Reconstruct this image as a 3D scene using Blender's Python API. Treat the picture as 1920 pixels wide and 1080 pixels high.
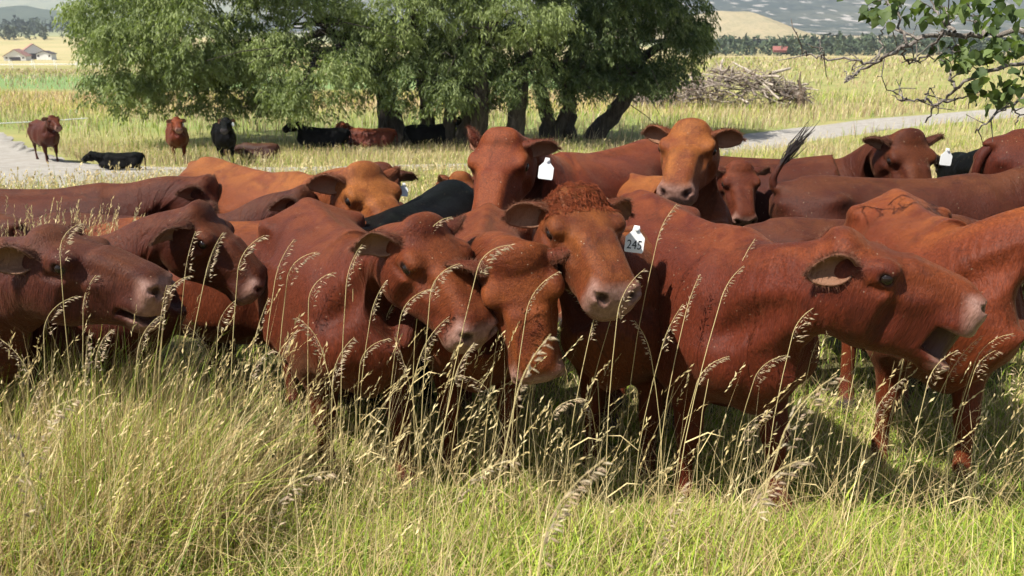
import bpy, bmesh, math, random, time
import numpy as np
from mathutils import Vector, Matrix, Euler, Quaternion
R = math.radians
rng = np.random.default_rng(7); random.seed(7)
scene = bpy.context.scene
for o in list(bpy.data.objects): bpy.data.objects.remove(o)
col = scene.collection

# ------------------------------------------------------------------ camera, sky, sun, exposure
FPX, PITCH, EYEZ = 1667.0, 16.2, 2.0            # focal length in photo pixels, degrees below level, camera height
camd = bpy.data.cameras.new('camera'); camd.sensor_width = 36.0; camd.lens = 36.0 * FPX / 1920.0
camd.clip_start = 0.05; camd.clip_end = 20000
cam = bpy.data.objects.new('camera', camd); col.objects.link(cam)
cam.location = (0, 0, EYEZ); cam.rotation_euler = (R(90 - PITCH), 0, 0); scene.camera = cam
camd.dof.use_dof = True; camd.dof.focus_distance = 3.9; camd.dof.aperture_fstop = 6.0

SUN_EL, SUN_AZ = 55.0, 238.0                      # azimuth: compass degrees from +Y clockwise; 238 = behind the left shoulder
sdir = Vector((math.sin(R(SUN_AZ)) * math.cos(R(SUN_EL)), math.cos(R(SUN_AZ)) * math.cos(R(SUN_EL)), math.sin(R(SUN_EL))))
world = bpy.data.worlds.new('World'); scene.world = world; world.use_nodes = True
wn = world.node_tree; bg = wn.nodes['Background']
sky = wn.nodes.new('ShaderNodeTexSky'); sky.sky_type = 'NISHITA'; sky.sun_disc = False
sky.sun_elevation = R(SUN_EL); sky.sun_rotation = R(SUN_AZ); sky.air_density = 1.0; sky.dust_density = 1.2
wn.links.new(sky.outputs[0], bg.inputs[0]); bg.inputs[1].default_value = 0.06
sl = bpy.data.lights.new('sun', 'SUN'); sl.energy = 5.0; sl.angle = R(0.53); sl.color = (1.0, 0.955, 0.88)
so = bpy.data.objects.new('sun', sl); col.objects.link(so); so.rotation_euler = sdir.to_track_quat('Z', 'Y').to_euler()
scene.view_settings.view_transform = 'Standard'; scene.view_settings.look = 'None'
scene.view_settings.exposure = 1.03; scene.view_settings.gamma = 1.0
scene.cycles.max_bounces = 6; scene.cycles.transparent_max_bounces = 8; scene.cycles.volume_bounces = 0
scene.cycles.use_denoising = True; scene.cycles.use_adaptive_sampling = True; scene.cycles.adaptive_threshold = 0.03

def at(px, py, depth):
    """photo pixel and forward distance -> point in the place"""
    dx, dz = (px - 960) / FPX, -(py - 540) / FPX
    c, s = math.cos(R(PITCH)), math.sin(R(PITCH))
    f, u = c + dz * s, -s + dz * c
    return Vector((dx / f * depth, depth, EYEZ + u / f * depth))
def pix(p):
    c, s = math.cos(R(PITCH)), math.sin(R(PITCH))
    x, y, z = p[0], p[1], p[2] - EYEZ
    f = y * c - z * s; u = y * s + z * c
    return 960 + FPX * x / f, 540 - FPX * u / f

# ------------------------------------------------------------------ helpers
def tag(o, label=None, cat=None, group=None, kind=None):
    if label: o['label'] = label
    if cat: o['category'] = cat
    if group: o['group'] = group
    if kind: o['kind'] = kind
    return o
def link(name, data, parent=None, loc=None):
    o = bpy.data.objects.new(name, data); col.objects.link(o)
    if parent is not None: o.parent = parent
    if loc is not None: o.location = loc
    return o
def empty(name, loc=(0, 0, 0), rz=0.0):
    o = link(name, None, None, loc); o.rotation_euler = (0, 0, rz); o.empty_display_size = .2; return o
def mesh_np(name, V, faces, mat=None, smooth=True):
    """faces: (n,3) or (n,4) int array, or list of such arrays"""
    if isinstance(faces, np.ndarray): faces = [faces]
    m = bpy.data.meshes.new(name)
    V = np.asarray(V, np.float32)
    loops = np.concatenate([f.ravel() for f in faces]).astype(np.int32)
    tot = np.concatenate([np.full(len(f), f.shape[1], np.int32) for f in faces])
    st = np.concatenate([[0], np.cumsum(tot)[:-1]]).astype(np.int32)
    m.vertices.add(len(V)); m.vertices.foreach_set('co', V.ravel())
    m.loops.add(len(loops)); m.loops.foreach_set('vertex_index', loops)
    m.polygons.add(len(tot)); m.polygons.foreach_set('loop_start', st); m.polygons.foreach_set('loop_total', tot)
    m.polygons.foreach_set('use_smooth', np.full(len(tot), smooth, bool))
    m.update(calc_edges=True); m.validate()
    if mat is not None: m.materials.append(mat)
    return m
def vattr(m, name, arr, kind='FLOAT'):
    a = m.attributes.new(name, kind, 'POINT')
    key = {'FLOAT': 'value', 'FLOAT_VECTOR': 'vector', 'FLOAT_COLOR': 'color'}[kind]
    a.data.foreach_set(key, np.asarray(arr, np.float32).ravel())
def tube(pts, rad, n=8, cap=True, base=0):
    """swept tube -> verts, quads"""
    pts = np.asarray(pts, float); rad = np.broadcast_to(np.asarray(rad, float), (len(pts),))
    T = np.gradient(pts, axis=0); T /= np.linalg.norm(T, axis=1)[:, None] + 1e-9
    ref = np.array([0, 0, 1.0]) if abs(T[0][2]) < .9 else np.array([1.0, 0, 0])
    V = []
    nrm = np.cross(T[0], ref); nrm /= np.linalg.norm(nrm)
    for p, t, r in zip(pts, T, rad):
        nrm = nrm - t * (nrm @ t); nrm /= np.linalg.norm(nrm) + 1e-9; b = np.cross(t, nrm)
        a = np.linspace(0, 2 * np.pi, n, endpoint=False)
        V.append(p + r * (np.cos(a)[:, None] * nrm + np.sin(a)[:, None] * b))
    V = np.concatenate(V); F = []
    for i in range(len(pts) - 1):
        for j in range(n):
            F.append((i*n + j, i*n + (j+1) % n, (i+1)*n + (j+1) % n, (i+1)*n + j))
    F = np.array(F, np.int32)
    if cap:
        V = np.concatenate([V, pts[-1:] + T[-1:] * rad[-1] * .5]); k = len(V) - 1; o = (len(pts) - 1) * n
        F = np.concatenate([F, np.array([(o + j, o + (j+1) % n, k, k) for j in range(n)], np.int32)]) if False else F
        F3 = np.array([(o + j, o + (j+1) % n, k) for j in range(n)], np.int32)
        return V, F + base, F3 + base
    return V, F + base, np.zeros((0, 3), np.int32)
class Bag:
    """collects tubes / patches into one mesh"""
    def __init__(s): s.V = []; s.Q = []; s.T = []; s.n = 0
    def tube(s, pts, rad, n=8):
        v, q, t = tube(pts, rad, n, True, s.n); s.V.append(v); s.Q.append(q); s.T.append(t); s.n += len(v)
    def add(s, v, q=None, t=None):
        v = np.asarray(v, float)
        if q is not None and len(q): s.Q.append(np.asarray(q, np.int32) + s.n)
        if t is not None and len(t): s.T.append(np.asarray(t, np.int32) + s.n)
        s.V.append(v); s.n += len(v)
    def box(s, lo, hi):
        lo, hi = np.array(lo, float), np.array(hi, float)
        v = np.array([[lo[0] if i & 1 == 0 else hi[0], lo[1] if i & 2 == 0 else hi[1], lo[2] if i & 4 == 0 else hi[2]] for i in range(8)])
        s.add(v, [(0,2,3,1), (4,5,7,6), (0,1,5,4), (2,6,7,3), (0,4,6,2), (1,3,7,5)])
    def mesh(s, name, mat, smooth=True):
        fs = [np.concatenate(a) for a in (s.Q, s.T) if len(a) and sum(len(x) for x in a)]
        return mesh_np(name, np.concatenate(s.V), fs, mat, smooth)
class Nodes:
    """terse shader graph builder"""
    def __init__(s, name):
        s.m = bpy.data.materials.new(name); s.m.use_nodes = True; s.t = s.m.node_tree; s.b = s.t.nodes['Principled BSDF']; s.out = s.t.nodes['Material Output']
    def n(s, typ, **kw):
        nd = s.t.nodes.new('ShaderNode' + typ)
        for k, v in kw.items(): setattr(nd, k, v)
        return nd
    def l(s, a, b): s.t.links.new(a, b)
    def set(s, sock, v):
        if hasattr(v, 'is_output'): s.l(v, sock)
        else: sock.default_value = v
    def attr(s, name): return s.n('Attribute', attribute_name=name)
    def noise(s, vec, scale, detail=4, rough=.55, dist=0.0):
        nd = s.n('TexNoise'); nd.inputs['Scale'].default_value = scale; nd.inputs['Detail'].default_value = detail
        nd.inputs['Roughness'].default_value = rough; nd.inputs['Distortion'].default_value = dist
        if vec is not None: s.l(vec, nd.inputs['Vector'])
        return nd.outputs['Fac']
    def ramp(s, fac, lo, hi, a=0.0, b=1.0):
        nd = s.n('MapRange', clamp=True); s.set(nd.inputs[0], fac)
        nd.inputs[1].default_value = lo; nd.inputs[2].default_value = hi; nd.inputs[3].default_value = a; nd.inputs[4].default_value = b
        return nd.outputs[0]
    def mix(s, fac, a, b, mode='MIX'):
        nd = s.n('Mix', data_type='RGBA', blend_type=mode); s.set(nd.inputs[0], fac); s.set(nd.inputs[6], a); s.set(nd.inputs[7], b)
        return nd.outputs[2]
    def math(s, op, a, b=0.0):
        nd = s.n('Math', operation=op); s.set(nd.inputs[0], a); s.set(nd.inputs[1], b); return nd.outputs[0]
    def mapping(s, vec, scale=(1, 1, 1), rot=(0, 0, 0)):
        nd = s.n('Mapping'); s.l(vec, nd.inputs[0]); nd.inputs['Scale'].default_value = scale; nd.inputs['Rotation'].default_value = rot; return nd.outputs[0]
    def bump(s, h, strength=.3, dist=.01, normal=None):
        nd = s.n('Bump'); nd.inputs['Strength'].default_value = strength; nd.inputs['Distance'].default_value = dist; s.l(h, nd.inputs['Height'])
        if normal is not None: s.l(normal, nd.inputs['Normal'])
        return nd.outputs[0]
def C4(r, g, b): return (r, g, b, 1.0)
def plain(name, c, rough=.7, spec=.3, metal=0.0):
    N = Nodes(name); N.b.inputs['Base Color'].default_value = C4(*c); N.b.inputs['Roughness'].default_value = rough
    N.b.inputs['Specular IOR Level'].default_value = spec; N.b.inputs['Metallic'].default_value = metal; return N.m
M = {}
# ------------------------------------------------------------------ the lie of the land
def sst(a, b, x):
    t = np.clip((np.asarray(x, float) - a) / (b - a), 0, 1); return t * t * (3 - 2 * t)
_py = [-400, -20, 0, 3.5, 6, 9, 30, 40, 60, 140, 200, 600, 1500, 9000]
_pz = [9, 1.8, .30, 0, -.26, -.50, -2.05, -2.14, -2.24, -2.30, -4.6, -14.5, -14, -14]
_lx = [0, 70, 90, 500, 620, 820, 1200, 3000, 9000]
_lz = [0, 0, -.4, -12.2, -11, -3.0, 0, 8, 20]
def ground_z(x, y):
    x = np.asarray(x, float); y = np.asarray(y, float)
    z = np.interp(y, _py, _pz)
    a = x / np.maximum(np.abs(y), 1.0)
    wl = sst(-.08, -.38, a) * (y > 0)
    zl = np.where(y > 140, -2.3, z) + np.interp(y, _lx, _lz)
    z = z * (1 - wl) + zl * wl
    d = np.hypot(x, y)
    z = z + .05 * np.maximum(x - 1, 0) * sst(30, 8, d) * (y > 0)
    z = z + (.05 * np.sin(x * .55 + 1.0) * np.sin(y * .41) + .10 * np.sin(x * .17 + 2) * np.sin(y * .13 + 1)) * sst(5, 20, d) * sst(400, 100, d)
    return float(z) if z.ndim == 0 else z
def gp(px, py):
    """photo pixel -> point on the ground"""
    lo, hi = 1.0, 4000.0
    for _ in range(60):
        mid = math.sqrt(lo * hi); p = at(px, py, mid)
        if p.z > ground_z(p.x, p.y): lo = mid
        else: hi = mid
    p = at(px, py, lo); p.z = ground_z(p.x, p.y); return p

def ground_material():
    N = Nodes('pasture_soil'); tc = N.n('NewGeometry').outputs['Position']
    sep = N.n('SeparateXYZ'); N.l(tc, sep.inputs[0])
    n1 = N.noise(N.mapping(tc, (.5, .5, .5)), 1.0, 6); n2 = N.noise(tc, 14, 5, .65); n3 = N.noise(N.mapping(tc, (.012, .03, .03)), 1.0, 5)
    near = N.mix(N.ramp(n2, .3, .7), C4(.060, .055, .024), C4(.15, .135, .055))
    straw = N.mix(N.ramp(n1, .35, .65), C4(.30, .265, .105), C4(.21, .225, .075))
    c = N.mix(N.ramp(sep.outputs[1], 7, 26), near, straw)
    # far fields: mown strips of different crops
    wob = N.math('ADD', sep.outputs[1], N.math('MULTIPLY', N.math('SUBTRACT', n3, .5), 26.0))
    left = N.ramp(sep.outputs[0], 14, 4)
    def band(a, b, w): return N.math('MULTIPLY', N.ramp(wob, a - w, a + w), N.ramp(wob, b + w, b - w))
    c = N.mix(N.math('MULTIPLY', band(36, 46, 2), N.math('MULTIPLY', left, .7)), c, C4(.17, .22, .065))
    c = N.mix(N.math('MULTIPLY', band(48, 66, 2), N.math('MULTIPLY', left, .9)), c, C4(.40, .29, .125))
    c = N.mix(N.math('MULTIPLY', band(67, 110, 2), N.math('MULTIPLY', left, .95)), c, C4(.155, .235, .085))
    c = N.mix(N.math('MULTIPLY', band(118, 200, 8), N.math('MULTIPLY', left, .9)), c, C4(.30, .27, .12))
    c = N.mix(N.math('MULTIPLY', band(230, 900, 12), .95), c, N.mix(N.ramp(n3, .4, .6), C4(.42, .34, .17), C4(.34, .30, .14)))
    c = N.mix(N.ramp(sep.outputs[1], 900, 1000), c, C4(.26, .27, .14))
    N.l(c, N.b.inputs['Base Color']); N.b.inputs['Roughness'].default_value = .95; N.b.inputs['Specular IOR Level'].default_value = .1
    N.l(N.bump(n2, .6, .04), N.b.inputs['Normal'])
    return N.m

def build_ground():
    r = np.concatenate([[.0], np.geomspace(.8, 9000, 190)]); th = np.concatenate([np.linspace(-42, 42, 141), np.linspace(45, 315, 60)])
    th = np.radians(th); X = r[:, None] * np.sin(th); Y = r[:, None] * np.cos(th)
    Zz = ground_z(X.ravel(), Y.ravel()); V = np.stack([X.ravel(), Y.ravel(), Zz], 1); n = len(th)
    i, j = np.meshgrid(np.arange(len(r) - 1), np.arange(n), indexing='ij'); i = i.ravel(); j = j.ravel(); k = (j + 1) % n
    F = np.stack([i*n + j, i*n + k, (i+1)*n + k, (i+1)*n + j], 1)[:, ::-1]
    keep = i > 0; T = np.stack([i*n, (i+1)*n + k, (i+1)*n + j], 1)[~keep][:, ::-1]
    g = link('ground', mesh_np('ground', V, [F[keep], T], ground_material())); tag(g, 'rolling pasture ground falling away behind the herd', None, None, 'structure')
build_ground()

# gravel track that sweeps behind the herd
def build_track():
    N = Nodes('track_gravel'); tc = N.n('NewGeometry').outputs['Position']
    a = N.noise(tc, 3.0, 5, .6); b = N.noise(tc, 45, 3, .7)
    c = N.mix(N.ramp(a, .35, .65), C4(.27, .245, .21), C4(.36, .335, .295)); c = N.mix(N.math('MULTIPLY', N.ramp(b, .5, .7), .5), c, C4(.16, .145, .125))
    N.l(c, N.b.inputs['Base Color']); N.b.inputs['Roughness'].default_value = .95; N.b.inputs['Specular IOR Level'].default_value = .1
    N.l(N.bump(b, .5, .03), N.b.inputs['Normal'])
    # (far edge, near edge) pixels on the ground
    E = [((-190, 208), (-480, 230)), ((-90, 222), (-330, 262)), ((0, 243), (-190, 330)), ((62, 270), (-60, 385)), ((118, 300), (140, 372)), ((330, 315), (330, 334)), ((620, 316), (620, 327)), ((900, 308), (900, 318)), ((1150, 288), (1150, 303)),
         ((1330, 262), (1330, 296)), ((1450, 244), (1480, 276)), ((1560, 230), (1600, 255)), ((1740, 213), (1760, 232)), ((2000, 196), (2050, 208)), ((2300, 182), (2350, 190))]
    A = np.array([gp(*e[0]) for e in E]); B = np.array([gp(*e[1]) for e in E])
    tt = np.linspace(0, len(E) - 1, 150)
    def sm(P):
        Q = np.stack([np.interp(tt, range(len(E)), P[:, k]) for k in range(2)], 1)
        for _ in range(14): Q[1:-1] = (Q[:-2] + 2 * Q[1:-1] + Q[2:]) / 4
        return Q
    A, B = sm(A), sm(B); g = np.random.default_rng(3)
    rows = []
    for k in range(9):
        f = k / 8; P = A * (1 - f) + B * f
        if k in (0, 8): P = P + g.normal(0, .22, P.shape)
        z = ground_z(P[:, 0], P[:, 1]) + (.05 if 0 < k < 8 else -.05)
        rows.append(np.column_stack([P, z]))
    V = np.concatenate(rows); n = len(tt)
    F = np.array([(r*n + i, r*n + i + 1, (r+1)*n + i + 1, (r+1)*n + i) for r in range(8) for i in range(n - 1)])[:, ::-1]
    tag(link('gravel_track', mesh_np('gravel_track', V, F, N.m)), 'pale gravel track curving behind the herd', None, None, 'structure')
    return A, B
TRACK = build_track()
def on_track(x, y):
    """True where the gravel lies"""
    A, B = TRACK; m = np.zeros(len(x), bool)
    C = (A + B) / 2; W = np.linalg.norm(A - B, axis=1) / 2
    for i in range(len(C)):
        d = A[i] - B[i]; L = np.linalg.norm(d); d = d / L; t = np.array([-d[1], d[0]])
        step = np.linalg.norm(C[min(i + 1, len(C) - 1)] - C[max(i - 1, 0)]) * .35 + .05
        rx, ry = x - C[i][0], y - C[i][1]
        m |= (np.abs(rx * d[0] + ry * d[1]) < W[i] * .93) & (np.abs(rx * t[0] + ry * t[1]) < step)
    return m

# ------------------------------------------------------------------ far hills and the mountain
def hill_sheet(name, label, px, py_top, dist, depth, colors, seed, patch=None, base=-12, rough=6, nx=120):
    """ridge whose crest runs along photo columns px at heights py_top, seen at distance dist, depth deep"""
    g = np.random.default_rng(seed); ny = 40
    xs = np.linspace(px[0], px[-1], nx); tops = np.interp(xs, px, py_top)
    V = []
    ph = g.uniform(0, 6, 8)
    for j in range(ny):
        f = j / (ny - 1)                                    # 0 = foot, 1 = crest, then the back
        yd = dist - depth * (1 - f)
        for i, (x, t) in enumerate(zip(xs, tops)):
            crest = at(x, t, dist); e = f * f * (3 - 2 * f)
            wx = crest.x
            z = base + (crest.z - base) * e
            z += rough * e * (1 - .6 * f) * (math.sin(wx / depth * 9 + ph[0] + 2 * f) + .5 * math.sin(wx / depth * 23 + ph[1] - 5 * f) + .3 * math.sin(wx / depth * 51 + ph[2] + 9 * f))
            V.append((wx, yd, z))
    for x, t in zip(xs, tops):
        crest = at(x, t, dist); V.append((crest.x, dist + depth * .7, base))
    n = nx; F = np.array([(r*n + i, r*n + i + 1, (r+1)*n + i + 1, (r+1)*n + i) for r in range(ny) for i in range(n - 1)])
    N = Nodes(name + '_cover'); tc = N.n('NewGeometry').outputs['Position']
    s = 1.0 / depth
    a = N.noise(N.mapping(tc, (s * 7, s * 7, s * 16)), 1.0, 7, .62); b = N.noise(N.mapping(tc, (s * 70, s * 50, s * 130)), 1.0, 5, .65, .5)
    c = N.mix(N.ramp(a, .38, .62), C4(*colors[0]), C4(*colors[1]))
    c = N.mix(N.math('MULTIPLY', N.ramp(b, .50, .60), .8), c, C4(*colors[2]))
    if patch: c = N.mix(N.ramp(N.noise(N.mapping(tc, (s * 85, s * 30, s * 260)), 1.0, 3, .5), .57, .66), c, C4(*patch))
    N.l(c, N.b.inputs['Base Color']); N.b.inputs['Roughness'].default_value = 1.0; N.b.inputs['Specular IOR Level'].default_value = 0.0
    o = link(name, mesh_np(name, V, F, N.m)); tag(o, label, None, None, 'structure'); return o
hill_sheet('mountain', 'wooded mountainside with pale clearings beyond the pasture', [700, 1000, 1300, 1500, 1750, 1950, 2400], [-40, -70, -95, -120, -150, -150, -140], 5200, 3300, ((.040, .055, .042), (.105, .108, .075), (.022, .034, .026)), 5, (.34, .31, .27), base=-8, rough=30, nx=160)
hill_sheet('tan_hill', 'bare tan hill at the foot of the mountain', [1080, 1180, 1290, 1345, 1395, 1425, 1455, 1480, 1500], [76, 52, 30, 20, 22, 36, 58, 78, 92], 1500, 360, ((.36, .29, .17), (.30, .255, .15), (.22, .20, .11)), 8, None, base=-9, rough=2, nx=90)
hill_sheet('low_tan_hill', 'low tan rise left of the barn roof', [1560, 1620, 1680, 1750, 1850, 2000], [92, 88, 84, 84, 88, 95], 1700, 300, ((.36, .29, .17), (.30, .255, .15), (.2, .19, .11)), 9, None, base=-9, rough=2, nx=70)
hill_sheet('wooded_hill', 'dark wooded hill across the valley', [-260, -120, -20, 20, 50, 90, 130, 200, 330], [14, 24, 22, 14, 9, 17, 24, 34, 44], 2700, 700, ((.050, .070, .035), (.075, .095, .05), (.04, .055, .03)), 12, None, base=-4, rough=5, nx=90)
hill_sheet('far_slope', 'pale far slope behind the wooded hill', [-700, -300, 0, 150, 400, 800], [-70, -60, -50, -55, -60, -40], 6200, 3200, ((.20, .22, .12), (.28, .27, .16), (.13, .16, .09)), 15, None, base=6, rough=12, nx=90)

# ------------------------------------------------------------------ far woods (one mass each)
def leafstuff_material(name, a, b, tr=.25):
    N = Nodes(name); at_ = N.attr('tone').outputs['Fac']
    c = N.mix(at_, C4(*a), C4(*b)); N.l(c, N.b.inputs['Base Color']); N.b.inputs['Roughness'].default_value = .6; N.b.inputs['Specular IOR Level'].default_value = .25
    if tr:
        t = N.n('BsdfTranslucent'); N.l(N.mix(1.0, c, C4(1.3, 1.5, .6), 'MULTIPLY'), t.inputs[0]); mx = N.n('MixShader'); mx.inputs[0].default_value = tr
        N.l(N.b.outputs[0], mx.inputs[1]); N.l(t.outputs[0], mx.inputs[2]); N.l(mx.outputs[0], N.out.inputs[0])
    return N.m
def far_wood(name, label, px0, px1, dist, n, hmin, hmax, spread, seed, cols, base=None):
    g = np.random.default_rng(seed); V = []; T = []; tone = []; k = 0
    for _ in range(n):
        d = dist + g.uniform(-.5, .5) * spread; x = (g.uniform(px0, px1) - 960) / (FPX * .96) * d; z0 = float(ground_z(x, d)) if base is None else base
        h = g.uniform(hmin, hmax); w = h * g.uniform(.28, .5); con = g.random() < .35; tn = g.uniform(.0, .6)
        m = 46; a = g.uniform(0, 2*np.pi, m); zz = g.random(m)**.8; rr = w * (np.sqrt(1 - (2 * zz - 1)**2) if not con else (1.05 - zz)) * g.uniform(.55, 1.0, m)
        c = np.stack([x + rr * np.cos(a), d + rr * np.sin(a), z0 + h * (.08 + .92 * zz)], 1); s = h * .11
        v = c[:, None, :] + g.normal(0, s, (m, 3, 3)); V.append(v.reshape(-1, 3)); tone.append(np.repeat(np.clip(tn + .4 * g.random(m), 0, 1), 3))
        T.append(np.arange(m * 3).reshape(-1, 3) + k); k += m * 3
    me = mesh_np(name, np.concatenate(V), np.concatenate(T), leafstuff_material(name + '_leaf', *cols, 0), False); vattr(me, 'tone', np.concatenate(tone))
    tag(link(name, me), label, None, None, 'stuff')
CG = ((.022, .038, .018), (.060, .082, .034))
far_wood('distant_wood', 'dark row of trees across the far edge of the right pasture', 1250, 2050, 620, 300, 6, 13, 90, 1, ((.030, .048, .024), (.075, .10, .045)))
far_wood('valley_wood', 'line of dark trees across the valley on the left', -250, 330, 1150, 150, 10, 19, 90, 2, CG)
far_wood('farm_wood', 'scattered trees around the valley farmsteads', -200, 330, 800, 60, 6, 12, 30, 3, ((.05, .065, .035), (.09, .11, .05)))
far_wood('field_bush', 'few round bushes in the tan valley field', 0, 140, 600, 4, 4, 6, 60, 14, CG)
# ------------------------------------------------------------------ cattle: implicit body, meshed by surface nets
def smin(a, b, k):
    h = np.clip(0.5 + 0.5 * (b - a) / k, 0, 1)
    return b + (a - b) * h - k * h * (1 - h)

def crom(tab, n=200):
    """stations -> dense smooth table (first column monotonic)"""
    tab = np.array(tab, float); x = tab[:, 0]; xs = np.linspace(x[0], x[-1], n); out = [xs]
    for c in range(1, tab.shape[1]):
        y = tab[:, c]; m = np.gradient(y, x)
        i = np.clip(np.searchsorted(x, xs) - 1, 0, len(x) - 2)
        h = x[i + 1] - x[i]; t = (xs - x[i]) / h
        out.append((2*t**3 - 3*t**2 + 1) * y[i] + (t**3 - 2*t**2 + t) * h * m[i] + (-2*t**3 + 3*t**2) * y[i + 1] + (t**3 - t**2) * h * m[i + 1])
    return np.array(out)

class Field:
    def __init__(s, X, Y, Z):
        s.ax = [np.asarray(a, np.float32) for a in (X, Y, Z)]
        s.F = np.full((len(X), len(Y), len(Z)), 1.0, np.float32)
    def block(s, lo, hi):
        sl = []
        for a, l, h in zip(s.ax, lo, hi):
            i, j = np.searchsorted(a, l), np.searchsorted(a, h)
            sl.append(slice(max(i - 1, 0), min(j + 1, len(a))))
        sl = tuple(sl)
        return sl, np.meshgrid(s.ax[0][sl[0]], s.ax[1][sl[1]], s.ax[2][sl[2]], indexing='ij', sparse=True)
    def put(s, lo, hi, fn, k, sub=False):
        m = k + 0.06
        sl, (x, y, z) = s.block([v - m for v in lo], [v + m for v in hi])
        d = fn(x, y, z).astype(np.float32)
        if sub: s.F[sl] = -smin(-s.F[sl], d, k)
        else: s.F[sl] = smin(s.F[sl], d, k)
    def cone(s, a, b, ra, rb, k=0.05, sy=1.0):
        """round cone; sy < 1 squashes across the animal"""
        a = np.array(a, float); b = np.array(b, float); ab = b - a; L2 = ab @ ab
        r = max(ra, rb)
        def fn(x, y, z):
            px, py, pz = x - a[0], (y - a[1]), z - a[2]
            t = np.clip((px * ab[0] + py * ab[1] + pz * ab[2]) / L2, 0, 1)
            return np.sqrt((px - t*ab[0])**2 + ((py - t*ab[1]) / sy)**2 + (pz - t*ab[2])**2) - (ra + (rb - ra) * t)
        s.put(np.minimum(a, b) - r, np.maximum(a, b) + r, fn, k)
    def ell(s, c, r, k=0.03, rot=None, sub=False):
        c = np.array(c, float); r = np.array(r, float); mr = r.max()
        R = np.eye(3) if rot is None else np.array(rot.to_matrix()).T
        def fn(x, y, z):
            p = [x - c[0], y - c[1], z - c[2]]
            q = [(R[i][0]*p[0] + R[i][1]*p[1] + R[i][2]*p[2]) for i in range(3)]
            k0 = np.sqrt(sum((q[i] / r[i])**2 for i in range(3)))
            k1 = np.sqrt(sum((q[i] / r[i]**2)**2 for i in range(3))) + 1e-6
            return k0 * (k0 - 1) / k1
        s.put(c - mr, c + mr, fn, k, sub)
    def loft(s, tab, p=2.3, k=0.05, taper=None):
        """stations: x, z top, z bottom, half width; taper: how much the top (+) is narrower than the bottom"""
        T = crom(tab); xs = T[0]
        def fn(x, y, z):
            xx = x[:, 0, 0]; xc = np.clip(xx, xs[0], xs[-1])
            zt, zb, w = [np.interp(xc, xs, T[i])[:, None, None] for i in (1, 2, 3)]
            tp = np.interp(xc, xs, T[4])[:, None, None] if len(T) > 4 else 0.0
            h = (zt - zb) / 2; zc = (zt + zb) / 2; e = (z - zc) / h
            ww = w * (1 - tp * np.clip(e, -1.2, 1.2)); 
            rho = (np.abs(y / ww)**p + np.abs(e)**p)**(1 / p)
            d = (rho - 1) * np.minimum(w, h)
            over = np.abs(xx - xc)[:, None, None]
            return np.where(over > 0, np.maximum(d, 0) + over, d)
        s.put((xs[0], -T[3].max() * 1.3, T[2].min()), (xs[-1], T[3].max() * 1.3, T[1].max()), fn, k)

def surface_nets(F, X, Y, Z):
    S = F < 0
    nx, ny, nz = F.shape
    c = [S[i:nx-1+i, j:ny-1+j, k:nz-1+k] for i in (0, 1) for j in (0, 1) for k in (0, 1)]
    tot = sum(a.astype(np.uint8) for a in c)
    act = np.argwhere((tot > 0) & (tot < 8))
    idx = np.full((nx - 1, ny - 1, nz - 1), -1, np.int32); idx[tuple(act.T)] = np.arange(len(act))
    P = np.zeros((len(act), 3)); n = np.zeros(len(act))
    cor = [(i, j, k) for i in (0, 1) for j in (0, 1) for k in (0, 1)]
    for a in cor:
        for ax in range(3):
            if a[ax]: continue
            b = list(a); b[ax] = 1
            ia = act + np.array(a); ib = act + np.array(b)
            fa = F[tuple(ia.T)]; fb = F[tuple(ib.T)]
            m = (fa < 0) != (fb < 0)
            t = np.where(m, fa / np.where(m, fa - fb, 1), 0)
            pa = np.stack([X[ia[:, 0]], Y[ia[:, 1]], Z[ia[:, 2]]], 1); pb = np.stack([X[ib[:, 0]], Y[ib[:, 1]], Z[ib[:, 2]]], 1)
            P += np.where(m[:, None], pa + (pb - pa) * t[:, None], 0); n += m
    P /= n[:, None]
    quads = []
    for ax in range(3):
        o1, o2 = [(1, 2), (2, 0), (0, 1)][ax]
        lo = [slice(None)] * 3; hi = [slice(None)] * 3
        lo[ax] = slice(0, -1); hi[ax] = slice(1, None)
        A = S[tuple(lo)]; B = S[tuple(hi)]
        e = np.argwhere(A != B)
        e = e[(e[:, o1] > 0) & (e[:, o2] > 0) & (e[:, o1] < F.shape[o1] - 1) & (e[:, o2] < F.shape[o2] - 1)]
        inside = A[tuple(e.T)]
        q = []
        for d1, d2 in ((0, 0), (-1, 0), (-1, -1), (0, -1)):
            f = e.copy(); f[:, o1] += d1; f[:, o2] += d2
            q.append(idx[tuple(f.T)])
        q = np.stack(q, 1)
        q[~inside] = q[~inside][:, ::-1]
        quads.append(q)
    return P, np.concatenate(quads)

def relax(P, Q, it=1, lam=0.5):
    for _ in range(it):
        acc = np.zeros_like(P); n = np.zeros(len(P))
        for a, b in ((0, 1), (1, 2), (2, 3), (3, 0)):
            np.add.at(acc, Q[:, a], P[Q[:, b]]); np.add.at(n, Q[:, a], 1)
            np.add.at(acc, Q[:, b], P[Q[:, a]]); np.add.at(n, Q[:, b], 1)
        P = P + lam * (acc / n[:, None] - P)
    return P

ATLAS = np.array([1.06, 0, 1.12]); HU, HV = 1.06, 1.215     # head frame: u = x - HU, v = z - HV
NECKB = np.array([0.52, 0, 1.01])
EYE = [(HU + .158, s * .1000 * 1.24, HV - .050) for s in (1, -1)]
EARB = [(HU + .022, s * .090 * 1.24, HV - .045) for s in (1, -1)]
def headwide(x): return 1 + .24 * np.clip((x - HU + .10) / .14, 0, 1)
def mouth_v(u): return -.150 - .13 * (u - .36)

def axis(*seg):
    out = [seg[0][0]]
    for a, b, d in seg:
        n = max(2, int(round((b - a) / d))); out += list(np.linspace(a, b, n + 1)[1:])
    return np.array(out)

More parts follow.
